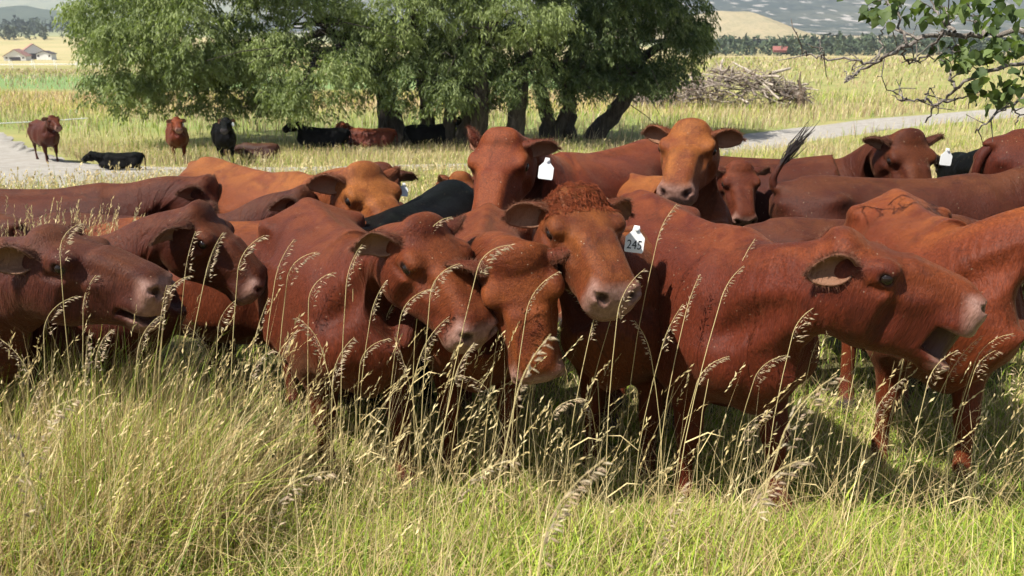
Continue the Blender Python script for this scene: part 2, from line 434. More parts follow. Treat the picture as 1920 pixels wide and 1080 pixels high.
def cow_template(q=1.0, lying=False):
    X = axis((-1.0, .74, .019*q), (.74, 1.02, .012*q), (1.02, 1.62, .0068*q))
    yy = axis((0, .15, .0072*q), (.15, .42, .0165*q)); Y = np.concatenate([-yy[:0:-1], yy])
    Z = axis((-.04, .46, .021*q), (.46, .9, .0145*q), (.9, 1.27, .0064*q), (1.27, 1.36, .012*q))
    f = Field(X, Y, Z)
    # trunk: x, top, bottom, half width, taper (top narrower)
    f.loft([(-.79, 1.075, .96, .050, .0), (-.75, 1.135, .86, .125, .05), (-.66, 1.185, .70, .200, .14), (-.50, 1.215, .60, .246, .18),
            (-.30, 1.195, .540, .278, .17), (-.05, 1.178, .490, .318, .15), (.18, 1.184, .475, .322, .14), (.36, 1.206, .485, .280, .20),
            (.50, 1.222, .520, .240, .26), (.62, 1.205, .565, .205, .22), (.72, 1.165, .62, .160, .15), (.80, 1.10, .70, .09, .0)], p=2.35, k=.04)
    # neck: x, top, bottom, half width
    f.loft([(.46, 1.19, .66, .190, .2), (.62, 1.195, .68, .180, .18), (.78, 1.200, .750, .156, .16), (.93, 1.205, .840, .132, .14), (1.05, 1.21, .922, .110, .08), (1.14, 1.19, .975, .088, .0)], p=2.2, k=.06)
    f.cone((.66, 0, .64), (.79, 0, .82), .075, .075, .09, .75)          # brisket
    f.cone((.78, 0, .76), (1.02, 0, .945), .055, .045, .07, .6)       # dewlap
    # head: u, top, bottom, half width
    H = [(-.075, -.085, -.17, .040), (-.045, -.030, -.200, .072), (.0, .003, -.228, .092), (.06, .010, -.258, .106), (.115, .008, -.272, .111), (.17, .004, -.268, .106),
         (.235, .000, -.246, .090), (.31, -.006, -.226, .077), (.385, -.014, -.216, .070), (.44, -.022, -.213, .069), (.485, -.042, -.200, .060), (.512, -.080, -.175, .036)]
    f.loft([(HU + u, HV + t, HV + b, w, -.06 if u < .2 else .06) for u, t, b, w in H], p=2.6, k=.05)
    f.ell((HU + .01, 0, HV + .002), (.055, .060, .026), .04)                      # poll
    for s in (1, -1):
        f.ell((HU + .112, s * .066, HV - .150), (.095, .040, .078), .04)         # cheek
        f.ell((HU + .150, s * .092, HV - .036), (.055, .026, .034), .025)        # brow and orbit
        f.cone((HU + .19, s * .086, HV - .088), (HU + .32, s * .054, HV - .098), .016, .010, .035)
        f.cone((HU + .25, s * .030, HV - .020), (HU + .44, s * .030, HV - .050), .020, .016, .03)
        f.ell((HU + .478, s * .042, HV - .086), (.042, .036, .044), .02)         # nostril wing
        f.ell((HU + .43, s * .046, HV - .132), (.068, .030, .030), .025)         # upper lip
    f.ell((HU + .476, 0, HV - .105), (.042, .052, .048), .02)
    f.ell((HU + .440, 0, HV - .196), (.052, .048, .028), .02)                    # chin
    # legs
    for s in (1, -1):
        f.ell((.46, s * .165, .86), (.15, .075, .25), .08, Euler((0, .25, 0)))   # shoulder blade
        f.cone((.54, s * .15, .78), (.40, s * .165, .64), .105, .085, .07)
        f.cone((.41, s * .155, .66), (.455, s * .145, .38), .088, .053, .05)
        f.cone((.455, s * .145, .38), (.45, s * .145, .15), .048, .034, .02)
        f.cone((.455, s * .145, .40), (.46, s * .145, .35), .052, .050, .02)
        f.cone((.45, s * .145, .14), (.47, s * .145, .11), .042, .042, .02)
        f.cone((.485, s * .145, .075), (.52, s * .145, .025), .045, .058, .015)
        f.ell((-.50, s * .165, .90), (.20, .095, .24), .09)                      # thigh
        f.cone((-.52, s * .16, .86), (-.40, s * .185, .66), .150, .095, .08)
        f.cone((-.44, s * .17, .68), (-.625, s * .145, .45), .105, .048, .05)
        f.cone((-.66, s * .145, .47), (-.625, s * .145, .42), .034, .046, .02)
        f.cone((-.63, s * .145, .44), (-.585, s * .145, .15), .046, .036, .02)
        f.cone((-.585, s * .145, .14), (-.565, s * .145, .11), .044, .044, .02)
        f.cone((-.55, s * .145, .075), (-.515, s * .145, .025), .045, .058, .015)
        f.ell((-.46, s * .222, 1.105), (.070, .030, .042), .06)                  # hook bone
        f.ell((-.745, s * .085, 1.06), (.045, .035, .040), .05)                  # pin bone
    for s in (1, -1):
        f.cone((.50, s * .10, 1.13), (.60, s * .185, .80), .030, .045, .06)      # ridge of the shoulder blade
        f.ell((.63, s * .150, .74), (.07, .06, .085), .06)                       # point of shoulder
        f.cone((.70, s * .11, 1.00), (1.02, s * .075, 1.06), .035, .03, .05)     # neck muscle
        for i in range(6):                                                       # faint ribs
            x0 = .16 - i * .075; f.cone((x0 + .03, s * (.262 + .006 * i), 1.02), (x0 - .06, s * .315, .68), .016, .016, .035)
    f.ell((-.72, 0, 1.150), (.10, .045, .040), .05)                              # tail head
    f.ell((.46, 0, 1.19), (.17, .045, .042), .06)                                # withers
    f.cone((-.6, 0, 1.195), (.3, 0, 1.175), .025, .025, .06)                     # spine
    for s in (1, -1):
        f.ell((.80, s * .17, .93), (.14, .05, .05), .06, Euler((0, -.45, 0)), sub=True)   # groove of the neck
    # carve: eyes, nostrils, mouth, behind shoulder, flank
    for s in (1, -1):
        f.ell((.26, s * .335, .93), (.06, .055, .24), .10, sub=True)
        f.ell((-.29, s * .305, 1.06), (.12, .065, .085), .10, sub=True)
        f.ell((-.27, s * .34, .62), (.10, .06, .12), .10, sub=True)
        f.ell((HU + .260, s * .104, HV - .050), (.060, .026, .024), .03, sub=True)        # hollow before the eye
        f.ell((HU + .215, s * .108, HV - .150), (.035, .022, .060), .03, sub=True)        # behind the bars of the jaw
        f.ell((HU + .145, s * .112, HV - .082), (.045, .012, .010), .012, sub=True)       # under the lower lid
        f.ell((HU + .158, s * .126, HV - .052), (.026, .034, .0125), .005, Euler((0, .22, 0)), sub=True)
        f.ell((HU + .508, s * .044, HV - .080), (.026, .0125, .019), .007, Euler((0, .5, -s * .55)), sub=True)
        f.ell((HU + .498, s * .058, HV - .068), (.022, .011, .009), .007, Euler((0, 0, -s * .9)), sub=True)
    def gap(x, y, z):
        u = x - HU; v = z - HV
        th = .0068 * np.clip((u - .352) / .03, 0, 1)
        return np.where(u > .352, np.abs(v - mouth_v(u) + .35 * y * y) - th, .05)
    sl, (x, y, z) = f.block((HU + .33, -.12, HV - .24), (HU + .58, .12, HV - .06))
    f.F[sl] = np.maximum(f.F[sl], -np.maximum(gap(x, y, z), -f.F[sl] - .030))      # lips part; the mouth stays closed behind them
    P, Q = surface_nets(f.F, X, Y, Z)
    P = relax(P, Q, 1, .35)
    P[:, 1] *= headwide(P[:, 0])
    return P, Q

def cow_masks(P):
    """r: bare muzzle skin, g: dark skin (nostril, mouth, lids), b: hoof, a: how high on the body"""
    P = P.copy(); P[:, 1] /= headwide(P[:, 0])
    u = P[:, 0] - HU; v = P[:, 2] - HV; y = np.abs(P[:, 1]); n = len(P)
    ss = lambda a, b, x: np.clip((x - a) / (b - a), 0, 1)
    head = ss(.0, .02, u)
    top = -.055 - .10 * ss(.44, .36, u)
    muz = ss(.418, .468, u + .25 * (v + .09)) * ss(.012, -.008, v + .046)
    lip = ss(.39, .43, u) * ss(.020, .008, np.abs(v - mouth_v(u)))
    chin = ss(.405, .44, u) * ss(.004, -.006, v - mouth_v(u)) * ss(-.205, -.185, v)
    r = np.maximum(np.maximum(muz, lip * .9), chin * .8)
    g = np.zeros(n)
    for s in (1, -1):
        d = np.sqrt(((u - .500) / .022)**2 + ((P[:, 1] - s * .044) / .013)**2 + ((v + .078) / .017)**2)
        g = np.maximum(g, ss(1.25, .85, d) * (u > .46))
        d = np.sqrt(((u - .158) / .034)**2 + ((v + .050) / .021)**2 + ((P[:, 1] - s * .118) / .03)**2)
        g = np.maximum(g, .75 * ss(1.15, .8, d))
    inner = (u > .36) & (np.abs(v - mouth_v(u) + .35 * P[:, 1]**2) < .0095) & (u < .495) & (y < .044)
    g = np.maximum(g, inner * .8)
    b = ss(.085, .06, P[:, 2])
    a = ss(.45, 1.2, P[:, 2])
    return np.stack([r, g, b, a], 1)
# ------------------------------------------------------------------ cattle: materials, ears, posing
def hide_material(hairy=False):
    N = Nodes('cattle_hair' if hairy else 'cattle_hide')
    mask = N.attr('mask'); rest = N.attr('rest'); sep = N.n('SeparateColor'); N.l(mask.outputs['Color'], sep.inputs[0])
    tint = N.n('ObjectInfo').outputs['Color']
    rnd = N.n('ObjectInfo').outputs['Random']
    off = N.n('VectorMath', operation='ADD'); N.l(rest.outputs['Vector'], off.inputs[0])
    comb = N.n('CombineXYZ'); N.l(N.math('MULTIPLY', rnd, 37.0), comb.inputs[0]); N.l(comb.outputs[0], off.inputs[1]); vec = off.outputs[0]
    # big soft patches, sun-bleached back, streaks of hair
    big = N.noise(vec, 2.6, 3); mid = N.noise(N.mapping(vec, (6, 6, 13)), 1.0, 4, .6, .6)
    hair = N.noise(N.mapping(vec, (75, 90, 22), (0, .5, 0)), 1.0, 3, .65, 1.2)
    strand = N.noise(N.mapping(vec, (170, 190, 34), (0, .6, 0)), 1.0, 3, .6, .6)
    fine = N.noise(N.mapping(vec, (330, 360, 80), (0, .5, 0)), 1.0, 2, .6, .5)
    dark = N.mix(.62, tint, C4(.25, .20, .20), 'MULTIPLY'); dark = N.mix(.55, tint, dark)
    c = N.mix(N.ramp(big, .36, .66), dark, tint)
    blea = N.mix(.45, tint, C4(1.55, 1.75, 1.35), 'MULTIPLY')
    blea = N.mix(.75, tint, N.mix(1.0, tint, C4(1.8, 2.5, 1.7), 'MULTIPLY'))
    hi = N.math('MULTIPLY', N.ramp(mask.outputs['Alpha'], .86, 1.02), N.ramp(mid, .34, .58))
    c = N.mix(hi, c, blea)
    c = N.mix(N.math('MULTIPLY', N.ramp(hair, .60, .34), .40), c, N.mix(1.0, c, C4(.52, .48, .46), 'MULTIPLY'))
    c = N.mix(N.math('MULTIPLY', N.ramp(fine, .50, .72), .30), c, N.mix(1.0, c, C4(1.5, 1.5, 1.5), 'MULTIPLY'))
    c = N.mix(N.math('MULTIPLY', N.ramp(strand, .58, .36), .50), c, N.mix(1.0, c, C4(.45, .42, .40), 'MULTIPLY'))
    c = N.mix(N.math('MULTIPLY', N.ramp(strand, .54, .70), .40), c, N.mix(1.0, c, C4(1.7, 1.75, 1.6), 'MULTIPLY'))
    dirt = N.noise(N.mapping(vec, (9, 12, 7)), 1.0, 5, .65, 1.0)
    c = N.mix(N.math('MULTIPLY', N.ramp(dirt, .56, .70), .60), c, N.mix(1.0, c, C4(.40, .42, .46), 'MULTIPLY'))
    fleck = N.n('TexVoronoi'); fleck.inputs['Scale'].default_value = 34; N.l(vec, fleck.inputs['Vector'])
    few = N.ramp(N.noise(vec, 6, 2), .48, .56)
    c = N.mix(N.math('MULTIPLY', N.math('MULTIPLY', N.ramp(fleck.outputs['Distance'], .105, .06), few), .55), c, C4(.42, .33, .22))
    ear = N.attr('earin').outputs['Fac']
    c = N.mix(N.math('MULTIPLY', ear, .55), c, C4(.30, .17, .10))
    skin = N.mix(N.ramp(N.noise(vec, 60, 3), .35, .7), C4(.165, .085, .063), C4(.265, .148, .114))
    black = N.attr('black').outputs['Fac']
    skin = N.mix(black, skin, C4(.05, .045, .045))
    c = N.mix(sep.outputs[0], c, skin)
    c = N.mix(sep.outputs[1], c, C4(.030, .012, .010))
    c = N.mix(sep.outputs[2], c, C4(.04, .033, .03))
    N.l(c, N.b.inputs['Base Color'])
    N.l(N.ramp(sep.outputs[0], 0, 1, .58, .36), N.b.inputs['Roughness'])
    N.l(N.ramp(black, 0, 1, .17, .05), N.b.inputs['Specular IOR Level'])
    N.l(N.ramp(black, 0, 1, .08, .0), N.b.inputs['Sheen Weight']); N.b.inputs['Sheen Roughness'].default_value = .4
    N.b.inputs['Sheen Tint'].default_value = C4(1.0, .55, .30)
    h = N.math('ADD', N.math('ADD', N.math('MULTIPLY', hair, .6), N.math('MULTIPLY', strand, .5)), N.math('MULTIPLY', fine, .25))
    rs = N.n('SeparateXYZ'); N.l(rest.outputs['Vector'], rs.inputs[0])
    neckz = N.math('MULTIPLY', N.ramp(rs.outputs[0], .60, .74), N.ramp(rs.outputs[0], 1.10, .98))
    fold = N.math('MULTIPLY', N.noise(N.mapping(vec, (17, 7, 4.5), (0, -.35, 0)), 1.0, 3, .5, .4), neckz)
    if hairy:
        N.b.inputs['Roughness'].default_value = .5; return N.m
    N.l(N.bump(h, .75, .007, N.bump(fold, .55, .05, N.bump(N.noise(vec, 9, 3), .30, .03))), N.b.inputs['Normal'])
    return N.m
def eye_material():
    N = Nodes('cattle_eye'); tc = N.n('TexCoord').outputs['Object']
    N.b.inputs['Base Color'].default_value = C4(.012, .007, .005); N.b.inputs['Roughness'].default_value = .16; N.b.inputs['Specular IOR Level'].default_value = .35
    return N.m

M['hide'] = hide_material(); M['hair'] = hide_material(True); M['eye'] = eye_material()
M['tag'] = plain('ear_tag_plastic', (.80, .80, .78), .45); M['tag_ink'] = plain('tag_ink', (.035, .035, .04), .6)
M['switch_dark'] = plain('tail_hair_dark', (.018, .011, .009), .6); M['switch_red'] = plain('tail_hair_red', (.09, .030, .016), .6)

def ss(a, b, x):
    t = np.clip((x - a) / (b - a), 0, 1); return t * t * (3 - 2 * t)

def ear_mesh(side, back=0.15, droop=0.12, turn=0.0, n=16, k=13, size=1.0):
    """cupped leaf; side 1 = the animal's left. back: swept towards the tail, droop: down, turn: roll of the opening (down +)"""
    L = .145 * size
    e1 = Vector((-back, side, -droop)).normalized()
    up = Vector((0, 0, 1)); e2 = (up - e1 * up.dot(e1)).normalized(); e3 = e2.cross(e1) if side > 0 else e1.cross(e2)   # e3 to the tail
    if e3.x > 0: e3 = -e3
    q = Quaternion(e1, turn * side); e2 = q @ e2; e3 = q @ e3
    e1, e2, e3 = [np.array(v) for v in (e1, e2, e3)]
    s = np.linspace(-.10, 1, n); a = np.linspace(-1, 1, k)
    sc = np.clip(s, 0, 1)
    w = np.interp(s, [-.1, 0, .15, .35, .55, .75, .9, .97, 1.0], [.030, .033, .043, .051, .053, .046, .031, .018, .004]) * size
    phi = np.interp(s, [-.1, 0, .15, .4, .7, 1.0], [2.6, 2.5, 2.05, 1.45, 1.05, .8])
    r = w / np.where(phi > np.pi / 2, 1.0, np.sin(phi))
    out = []
    for th in (0.0, .0075):
        rr = np.maximum(r - th, .001)
        ang = phi[:, None] * a[None, :] * (1 - .0 * th)
        bend = -.030 * sc**2
        P = (e1 * (s * L)[:, None])[:, None, :] + e2 * (rr[:, None] * np.sin(ang))[..., None] + e3 * (rr[:, None] * np.cos(ang) - (r * .55)[:, None] + bend[:, None] * -.4)[..., None]
        P = P + np.array([0, 0, -.022]) * (sc**2)[:, None, None]
        out.append(P.reshape(-1, 3))
    V = np.concatenate(out) + np.array(EARB[0 if side > 0 else 1])
    N0 = n * k; F = []
    for i in range(n - 1):
        for j in range(k - 1):
            A = (i*k + j, i*k + j + 1, (i+1)*k + j + 1, (i+1)*k + j)
            F.append(A); F.append(tuple(N0 + x for x in A[::-1]))
        F.append((i*k, (i+1)*k, N0 + (i+1)*k, N0 + i*k)); F.append((i*k + k-1, N0 + i*k + k-1, N0 + (i+1)*k + k-1, (i+1)*k + k-1))
    for j in range(k - 1):
        i = n - 1; F.append((i*k + j, i*k + j + 1, N0 + i*k + j + 1, N0 + i*k + j))
    inner = np.concatenate([np.zeros(N0), np.ones(N0) * .9]); rim = np.tile(np.abs(a)**6, n)
    inner[:N0] += rim * .35
    tagp = e1 * (.52 * L) + e2 * (-w[int(n * .5)] * .55) - e3 * .02 + np.array(EARB[0 if side > 0 else 1])
    return V, np.array(F, np.int32), inner, tagp

_T = {}
def template(q):
    if q not in _T:
        P, Q = cow_template(q); _T[q] = (P, Q, cow_masks(P))
    return _T[q]
_eye = None
def eye_data():
    global _eye
    if _eye is None:
        bm = bmesh.new(); bmesh.ops.create_uvsphere(bm, u_segments=18, v_segments=12, radius=.0225)
        for f in bm.faces: f.smooth = True
        _eye = bpy.data.meshes.new('eye'); bm.to_mesh(_eye); bm.free(); _eye.materials.append(M['eye'])
    return _eye
def rotmat(az, el, roll):
    """head rotation: nose azimuth (0 = +x, counter-clockwise), elevation, roll about the nose"""
    return np.array((Matrix.Rotation(R(az), 3, 'Z') @ Matrix.Rotation(R(-el), 3, 'Y') @ Matrix.Rotation(R(roll), 3, 'X')))
def mat_slerp_apply(q0, q1, t): return q0.slerp(q1, t)

HS = 1.12; HSV = np.array([HS * .88, HS, HS * 1.10])
def hscale(X):
    k = ss(HU - .16, HU + .02, X[:, 0])[:, None]; return ATLAS + (X - ATLAS) * (1 + (HSV - 1) * k)
HEADC = np.array([HU + .17, 0, HV - .06])        # middle of the face, the point that places a head
INFO = []
def warp_neck(V, Ap, Rh, shift_only=None):
    """bend neck and head of rest points V: atlas to Ap (local), head turned by Rh (3x3)"""
    B, A = NECKB, ATLAS; d = A - B; L = np.linalg.norm(d); dn = d / L
    t = np.clip(((V - B) @ dn) / L, 0, 1)
    low = ss(.44, .76, V[:, 2]) * (V[:, 0] < 1.0) + (V[:, 0] >= 1.0)
    t = np.where(t < 1, t * np.clip(low, 0, 1), t)
    tt = np.linspace(0, 1, 41)
    span = np.linalg.norm(Ap - B)
    T0 = dn * span * 1.0
    e = .62 * (Ap - B) / span + .38 * (Rh @ np.array([1.0, 0, 0])); T1 = e / np.linalg.norm(e) * span
    h = lambda x: (2*x**3 - 3*x**2 + 1, x**3 - 2*x**2 + x, -2*x**3 + 3*x**2, x**3 - x**2)
    dh = lambda x: (6*x**2 - 6*x, 3*x**2 - 4*x + 1, -6*x**2 + 6*x, 3*x**2 - 2*x)
    q1 = Matrix(Rh.tolist()).to_quaternion(); Rs = []; Cs = []
    for x in tt:
        a, b, c, e2 = h(x); Cs.append(a * B + b * T0 + c * Ap + e2 * T1)
        a, b, c, e2 = dh(x); tg = a * B + b * T0 + c * Ap + e2 * T1
        qc = Vector(dn).rotation_difference(Vector(tg))
        w = float(ss(.30, 1.0, np.array(x)))
        if qc.dot(q1) < 0: qc.negate()
        Rs.append(np.array(qc.slerp(q1, w).to_matrix()))
    Rs = np.array(Rs); Cs = np.array(Cs)
    f = t * 40; i = np.clip(f.astype(int), 0, 39); fr = (f - i)[:, None]
    Ct = Cs[i] * (1 - fr) + Cs[i + 1] * fr
    Rt = Rs[i] * (1 - fr[..., None]) + Rs[i + 1] * fr[..., None]
    rel = V - (B + t[:, None] * d)
    W = np.einsum('nij,nj->ni', Rt, rel) + Ct
    W = np.where((t <= 0)[:, None], V, W)
    return W

def add_cow(label, px, depth, heading, scale=1.0, head=None, color=(.24, .062, .026), q=1.0, jaw=-2.6, ears=None, tags=(), tail=None, group=None, legs=(0, 0, 0, 0),
            fat=1.0, black=0.0, lying=False, eyes=True, name='cow', dz=0.0, cat='cow', length=1.0, side=0.0, neck=1.0, coat=0, curl=0):
    """px: photo column of the withers; head = (px, py, depth, az, el, roll) of the middle of the face"""
    hd = R(heading); gi = np.random.default_rng(len(label) * 31 + int(abs(heading)) * 7)
    if ears is None: ears = tuple(dict(back=gi.uniform(-.05, .6), droop=gi.uniform(-.15, .35), turn=gi.uniform(-.3, .3), size=gi.uniform(.92, 1.06)) for _ in (0, 1))
    color = tuple(np.array(color) * gi.uniform(.86, 1.14) * np.array([1, gi.uniform(.92, 1.10), gi.uniform(.9, 1.1)]))
    if px is None:                                # body follows from where the head is: a neck of natural length
        hp = at(*head[:3]); Rw = rotmat(head[3], head[4], head[5]); Aw = np.array(hp) - Rw @ (HEADC - ATLAS) * HSV * scale
        L = np.linalg.norm(ATLAS - NECKB) * neck; nf = .4; loc = Vector((Aw[0], Aw[1], 0))
        for _ in range(6):
            dzn = (Aw[2] - ground_z(loc.x, loc.y) - dz) / scale - NECKB[2] - (-.455 if lying else 0); nf = math.sqrt(max(L * L - dzn**2 - side**2, .14**2))
            lx, ly = (NECKB[0] + nf) * scale, side * scale
            loc = Vector((Aw[0] - math.cos(hd) * lx + math.sin(hd) * ly, Aw[1] - math.sin(hd) * lx - math.cos(hd) * ly, 0))
    else:
        w0 = at(px, 400, depth); loc = Vector((w0.x - math.cos(hd) * .30 * scale, depth - math.sin(hd) * .30 * scale, 0))
    loc.z = ground_z(loc.x, loc.y) + dz
    root = empty(name, loc, hd); tag(root, label, cat, group)
    P, Q, K = template(q); P = P.copy(); K = K.copy(); rest = P.copy()
    n0 = len(P)
    # jaw
    u = P[:, 0] - HU; v = P[:, 2] - HV
    mv = mouth_v(np.maximum(u, .1)); wv = .0030 + .09 * np.clip((.365 - u) / .16, 0, 1)
    lowm = np.clip(.5 - (v - mv) / (2 * wv), 0, 1) * ss(.04, .26, u)
    piv = np.array([HU + .04, 0, HV - .13]); a = R(jaw) * lowm
    rx, rz = P[:, 0] - piv[0], P[:, 2] - piv[2]
    P[:, 0] = piv[0] + rx * np.cos(a) + rz * np.sin(a); P[:, 2] = piv[2] - rx * np.sin(a) + rz * np.cos(a)
    # limbs: swing of each leg (front left, front right, hind left, hind right), degrees
    for i, (sx, sy) in enumerate(((1, 1), (1, -1), (-1, 1), (-1, -1))):
        if not legs[i]: continue
        m = (P[:, 0] * sx > (.15 if sx > 0 else .10)) & (P[:, 1] * sy > 0) & (P[:, 0] < .9)
        wt = ss(.86, .42, P[:, 2]) * m; an = R(legs[i]) * wt
        pz, pxx = (.84, .45) if sx > 0 else (.92, -.48)
        rx, rz = P[:, 0] - pxx, P[:, 2] - pz
        P[:, 0] = pxx + rx * np.cos(an) - rz * np.sin(an); P[:, 2] = pz + rx * np.sin(an) + rz * np.cos(an)
    if lying:                                     # legs fold under the trunk
        P[:, 2] = np.where(P[:, 2] < .62, .62 - (.62 - P[:, 2]) * .24, P[:, 2]); P[:, 2] -= .455
        spread = ss(.5, .2, P[:, 2]); P[:, 1] *= 1 + .28 * spread
        rest_off = -.455
    else: rest_off = 0.0
    lx = np.where(P[:, 0] < .3, .3 + (P[:, 0] - .3) * length, P[:, 0]); P[:, 0] = lx
    P[:, 1] *= 1 + (fat - 1) * ss(.95, .6, np.abs(P[:, 0]))
    F = [Q]; V = [P]; RS = [rest]; KK = [K]; EI = [np.zeros(n0)]; nn = n0; tagpts = []
    up = np.array([0, 0, rest_off])
    for i, side in enumerate((1, -1)):
        ev, ef, inner, tp = ear_mesh(side, **ears[i])
        V.append(ev + up); RS.append(ev); F.append(ef + nn); nn += len(ev); EI.append(inner)
        KK.append(np.tile([0, 0, 0, .4], (len(ev), 1))); tagpts.append(tp + up)
    # tail
    tp = tail or [(-.77, 0, 1.135), (-.825, 0, 1.08), (-.85, .0, .95), (-.84, .01, .75), (-.83, .02, .58)]
    tp = np.array(tp, float); tp[:, 0] = .3 + (tp[:, 0] - .3) * length if not tail else tp[:, 0]
    tp = tp + (up if not lying else np.array([0, 0, 0]) + up)
    if lying: tp[:, 2] = np.maximum(tp[:, 2], .12)
    ti = np.linspace(0, len(tp) - 1, 17); ci = np.stack([np.interp(ti, range(len(tp)), tp[:, k]) for k in range(3)], 1)
    for _ in range(3): ci[1:-1] = (ci[:-2] + 2 * ci[1:-1] + ci[2:]) / 4
    tv, tq, t3 = tube(ci, np.linspace(.032, .014, len(ci)), 8, True, nn)
    V.append(tv); RS.append(tv - up); F.append(tq); F3 = t3; nn += len(tv); EI.append(np.zeros(len(tv))); KK.append(np.tile([0, 0, 0, .4], (len(tv), 1)))
    V = np.concatenate(V)
    warp = lambda X: X
    if head is not None:
        hp = at(*head[:3]); Rh = rotmat(head[3] - heading, head[4], head[5] if len(head) > 5 else 0)
        hl = np.array(Matrix.Rotation(-hd, 3, 'Z') @ (hp - loc)) / scale - up
        Ap = hl - Rh @ (HEADC - ATLAS) * HSV
        INFO.append((label[:44], round(float(np.linalg.norm(Ap - NECKB) / np.linalg.norm(ATLAS - NECKB)), 2), np.round(Ap - NECKB, 2).tolist()))
        warp = lambda X: warp_neck(hscale(X - up), Ap, Rh) + up
        V = warp(V)
    V = V * scale
    wz = np.array(loc) + (np.array(Matrix.Rotation(hd, 3, 'Z')) @ np.array([.46, 0, 1.21 * 1 + rest_off]) * scale)
    INFO.append(('   withers px', [round(x) for x in pix(wz)], [round(float(x), 2) for x in wz]))
    me = mesh_np('body', V, F + [F3], M['hide'])
    vattr(me, 'mask', np.concatenate(KK), 'FLOAT_COLOR'); vattr(me, 'rest', np.concatenate(RS), 'FLOAT_VECTOR'); vattr(me, 'earin', np.concatenate(EI)); vattr(me, 'black', np.full(len(V), black))
    b = link('body', me, root); b.color = (*color, 1)
    if coat: add_coat(root, V[:n0], np.concatenate(RS)[:n0], Q, np.concatenate(KK)[:n0], coat, color, black, scale, curl)
    if coat: add_ear_fringe(root, V[n0:n0 + 2 * len(ev)], np.concatenate(RS)[n0:n0 + 2 * len(ev)], color, scale)
    if eyes:
        for e in EYE:
            p = warp(np.array([e]) + up)[0] * scale; eo = link('eye', eye_data(), root, p); eo.scale = (scale * HS,) * 3
    if head is not None: fr = Rh
    else: fr = np.eye(3)
    for (i, digits, yaw, tdx) in tags:
        p = warp(np.array([tagpts[i]]))[0] * scale
        p = p + np.array(Matrix.Rotation(-hd, 3, 'Z') @ Vector((tdx, -.09, -.025))) * scale
        add_tag(root, p, digits, yaw - heading, scale, head)
    # switch of hair at the end of the tail
    add_switch(root, ci[-4:] * scale, scale, M['switch_dark'] if black > .5 or sum(color) < .09 or tail else M['switch_red'], big=bool(tail))
    return root, warp

def add_tag(root, p, digits, yaw, scale, head):
    """white ear tag: house-shaped plate with neck, pin and its number"""
    bm = bmesh.new(); pr = [(-.030, -.085), (.030, -.085), (.034, -.078), (.034, -.030), (.014, -.008), (.010, .012), (-.010, .012), (-.014, -.008), (-.034, -.030), (-.034, -.078)]
    f = bm.faces.new([bm.verts.new((x, -.0015, z)) for x, z in pr]); e = bmesh.ops.extrude_face_region(bm, geom=[f])
    bmesh.ops.translate(bm, vec=(0, .003, 0), verts=[v for v in e['geom'] if isinstance(v, bmesh.types.BMVert)])
    bmesh.ops.recalc_face_normals(bm, faces=bm.faces)
    m = bpy.data.meshes.new('ear_tag'); bm.to_mesh(m); bm.free(); m.materials.append(M['tag'])
    t = link('ear_tag', m, root, p); t.rotation_euler = (R(-4), R(6), R(yaw)); t.scale = (scale * 1.12,) * 3
    bm = bmesh.new(); bmesh.ops.create_cone(bm, cap_ends=True, segments=10, radius1=.008, radius2=.008, depth=.008, matrix=Matrix.Translation((0, -.004, .003)) @ Matrix.Rotation(R(90), 4, 'X'))
    pm = bpy.data.meshes.new('tag_pin'); bm.to_mesh(pm); bm.free(); pm.materials.append(M['tag']); link('tag_pin', pm, t)
    if digits:
        cu = bpy.data.curves.new('tag_number', 'FONT'); cu.body = digits; cu.size = .040; cu.align_x = 'CENTER'; cu.extrude = .0004
        o = bpy.data.objects.new('tag_number', cu); col.objects.link(o); dg = bpy.context.evaluated_depsgraph_get()
        tm = bpy.data.meshes.new_from_object(o.evaluated_get(dg)); bpy.data.objects.remove(o); tm.name = 'tag_number'; tm.materials.clear(); tm.materials.append(M['tag_ink'])
        n = link('tag_number', tm, t, (0, -.0022, -.072)); n.rotation_euler = (R(90), 0, 0); n.scale = (.92, 1.15, 1)

def add_switch(root, pts, scale, mat, big=False):
    g = np.random.default_rng(len(bpy.data.meshes)); B = Bag()
    n = 70 if big else 46; L = (.27 if big else .26) * scale
    end = pts[-1]; d = pts[-1] - pts[0]; d /= np.linalg.norm(d) + 1e-9
    for i in range(n):
        s0 = pts[g.integers(0, len(pts))] + g.normal(0, .006, 3)
        dirv = d + g.normal(0, 0.085 if big else .10, 3); ln = L * g.uniform(.5, 1.1); side = g.normal(0, .05, 3) * ln
        p = np.array([s0, s0 + dirv * ln * .45 + side, s0 + dirv * ln + side * .2 + np.array([0, 0, 0 if big else -.03])])
        B.tube(p, [.0042 * scale, .0035 * scale, .0012 * scale], 3)
    link('tail_switch', B.mesh('tail_switch', mat), root)

def hair_object(root, name, P, rest, mask, earin, black, rad, color):
    """P (n,k,3) hair points -> curves object"""
    n, k, _ = P.shape; hc = bpy.data.hair_curves.new(name); hc.add_curves([k] * n)
    hc.attributes['position'].data.foreach_set('vector', P.astype(np.float32).ravel()) if 'position' in hc.attributes else hc.points.foreach_set('position', P.astype(np.float32).ravel())
    def at_(nm, arr, typ, key):
        a = hc.attributes.get(nm) or hc.attributes.new(nm, typ, 'POINT'); a.data.foreach_set(key, np.asarray(arr, np.float32).ravel())
    at_('radius', np.tile(rad, n) , 'FLOAT', 'value'); at_('rest', np.repeat(rest, k, 0), 'FLOAT_VECTOR', 'vector'); at_('mask', np.repeat(mask, k, 0), 'FLOAT_COLOR', 'color')
    at_('earin', np.repeat(earin, k), 'FLOAT', 'value'); at_('black', np.full(n * k, black), 'FLOAT', 'value')
    hc.materials.append(M['hair']); o = link(name, hc, root); o.color = (*color, 1); return o
